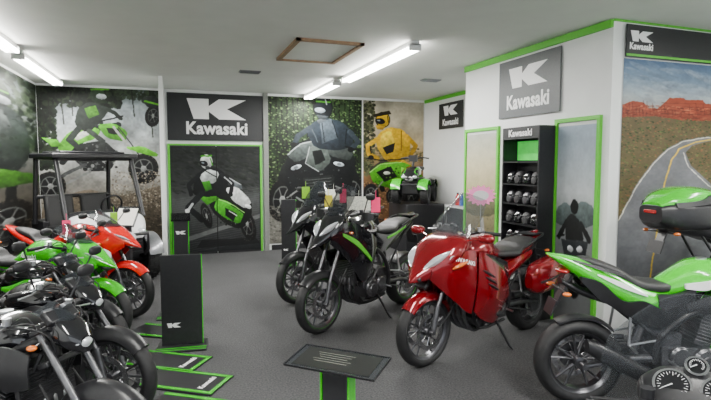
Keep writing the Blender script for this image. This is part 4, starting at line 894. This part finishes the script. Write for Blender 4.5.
def floor_mat(loc,ang,label,w=.66,d=.36):
    e=empty('floor_mat',label,'floor mat',loc,math.radians(ang))
    M().box((0,0,.006),(w,d,.012)).obj('mat',BLK,e)
    for s in(-1,1): M().box((0,s*(d/2-.03),.013),(w,.03,.003)).obj('mat_stripe',GRN,e)
    M().box((w/2-.02,0,.013),(.03,d-.1,.003)).obj('mat_stripe',GRN,e)
    flat_text('Kawasaki',.06,(.20,0,.012),(0,1,0),(-1,0,0),TXW,e,bold=.002,sx=.9)
floor_mat((-.14,5.38,0),-34,'flat black floor mat with green stripes beside green motorcycle')
floor_mat((-.10,4.55,0),-34,'flat black floor mat with green stripes beside display board')
floor_mat((.03,4.08,0),-34,'flat black floor mat with green stripes beside black motorcycle')
floor_mat((.08,3.58,0),-34,'flat black floor mat with green stripes in front of black motorcycle')
e=empty('podium','black podium with green edges and white emblem beside double doors','podium',(.07,9.35,0)); M().box((0,0,.36),(.26,.24,.72)).obj('column',BLK,e,bevel=.006); M().box((0,-.02,.76),(.32,.30,.03),(.3,0,0)).obj('top',GLB,e); logo(.17,(0,-.121,.5),(1,0,0),(0,0,1),TXW,e)
for s in(-1,1): M().box((s*.127,-.12,.36),(.012,.012,.72)).obj('edge_strip',GRN,e)
o=M().box((0,0,.46),(.80,.84,.92)).obj('plinth',BLK,loc=(4.45,9.0,0),bevel=.01); tag(o,'black display plinth under compact quad bike','plinth')
atv((4.43,9.02,.921),232,.76)
e=empty('cabinet','low black cabinet with white top against side wall','cabinet',(4.82,7.7,0)); M().box((0,0,.46),(.4,.8,.9)).obj('body',BLK,e,bevel=.006); M().box((0,0,.93),(.44,.84,.03)).obj('countertop',WHT,e)
for i,(mm,lb) in enumerate(((RED,'red'),(WHT,'white'),(GRN,'green'),(mat('blue_can',h(40,90,180),.4,noise=.05),'blue'),(RED,'red'))):
    r=empty('bottle',lb+' product bottle on white cabinet top','bottle',(4.76,7.4+i*.14,.945),0,'bottles on the cabinet'); M().tube([(0,0,0),(0,0,.15),(0,0,.18),(0,0,.2)],[.04,.04,.018,.016],14).obj('body',mm,r); M().tube([(0,0,.2),(0,0,.225)],.02,12).obj('cap',BLK,r)
e=empty('starburst_sign','pink starburst price sign on thin wire stand','sign',(3.20,4.86,0),math.radians(-33))
m=M(); m.tube([(0,0,.0),(0,0,1.29)],.005,8); m.tube([(0,0,0),(0,0,.012)],.11,20); m.obj('wire_stand',ALU,e)
pts=[]
for i in range(32): a=2*pi*i/32; rr=.17 if i%2 else .13; pts.append((rr*math.cos(a),rr*.7*math.sin(a)))
M().poly(pts,.004,(0,-.006,1.34),(1,0,0),(0,0,1)).obj('star_card',LPNK,e)
M().poly([(p[0]*.66,p[1]*.62) for p in pts[::2]],.002,(0,-.011,1.34),(1,0,0),(0,0,1)).obj('star_center',WHT,e)
def card(loc,ang,w,hh,mt,label,name='price_tag',tilt=0):
    m=M(); m.box((0,0,0),(w,.003,hh)); m.tube([(0,0,hh/2),(0,.0,hh/2+.07)],.0025,6); o=m.obj(name,mt,loc=loc); o.rotation_euler=(tilt,0,math.radians(ang)); tag(o,label,'tag','tags hanging on motorcycles'); return o
def at(pos,ang,l):
    a=math.radians(ang); return (pos[0]+l[0]*math.cos(a)-l[1]*math.sin(a),pos[1]+l[0]*math.sin(a)+l[1]*math.cos(a),l[2])
LMC=mat('lime_card',h(150,220,40),.6,noise=.05); YEL=mat('yellow_card',h(240,225,60),.6,noise=.05)
card(at(AP,210,(.27,.36,1.28)),-20,.09,.15,PNK,'pink card tag hanging from motorcycle handlebar')
card(at(BP,210,(.27,.36,1.30)),-20,.08,.17,PNK,'pink card tag hanging from motorcycle handlebar')
card(at(AP,210,(.20,-.36,1.28)),-25,.09,.13,YEL,'yellow card tag hanging from motorcycle handlebar')
card(at(BP,210,(.34,-.22,1.32)),-25,.10,.15,LMC,'lime card tag hanging from motorcycle windshield')
card(at(AP,210,(.05,-.05,1.26)),-20,.26,.16,PT,'printed information sheet propped on motorcycle tank','information_sheet',-.4)
card(at(BP,210,(-.05,-.1,1.28)),-20,.22,.15,PT,'printed information sheet propped on motorcycle seat','information_sheet',-.4)
card(at(RP,-34,(.27,-.36,1.04)),15,.08,.13,PNK,'pink card tag hanging from red motorcycle handlebar')
card(at(RP,-34,(.30,.30,1.06)),15,.08,.13,LMC,'lime card tag hanging from red motorcycle handlebar')

# ------------------------------------------------------------------ world, camera
w=bpy.data.worlds.new('World'); scene.world=w; w.use_nodes=True; bg=w.node_tree.nodes['Background']; bg.inputs[0].default_value=(.88,.94,1,1); bg.inputs[1].default_value=1.6
cam=bpy.data.cameras.new('cam'); co=bpy.data.objects.new('camera',cam); COL.objects.link(co)
cam.sensor_width=36; cam.lens=509/711*36; cam.clip_start=.05
yaw=math.radians(19.5);pit=math.radians(4.16)
co.location=(0,0,1.7); co.rotation_euler=(pi/2-pit,0,-yaw); scene.camera=co
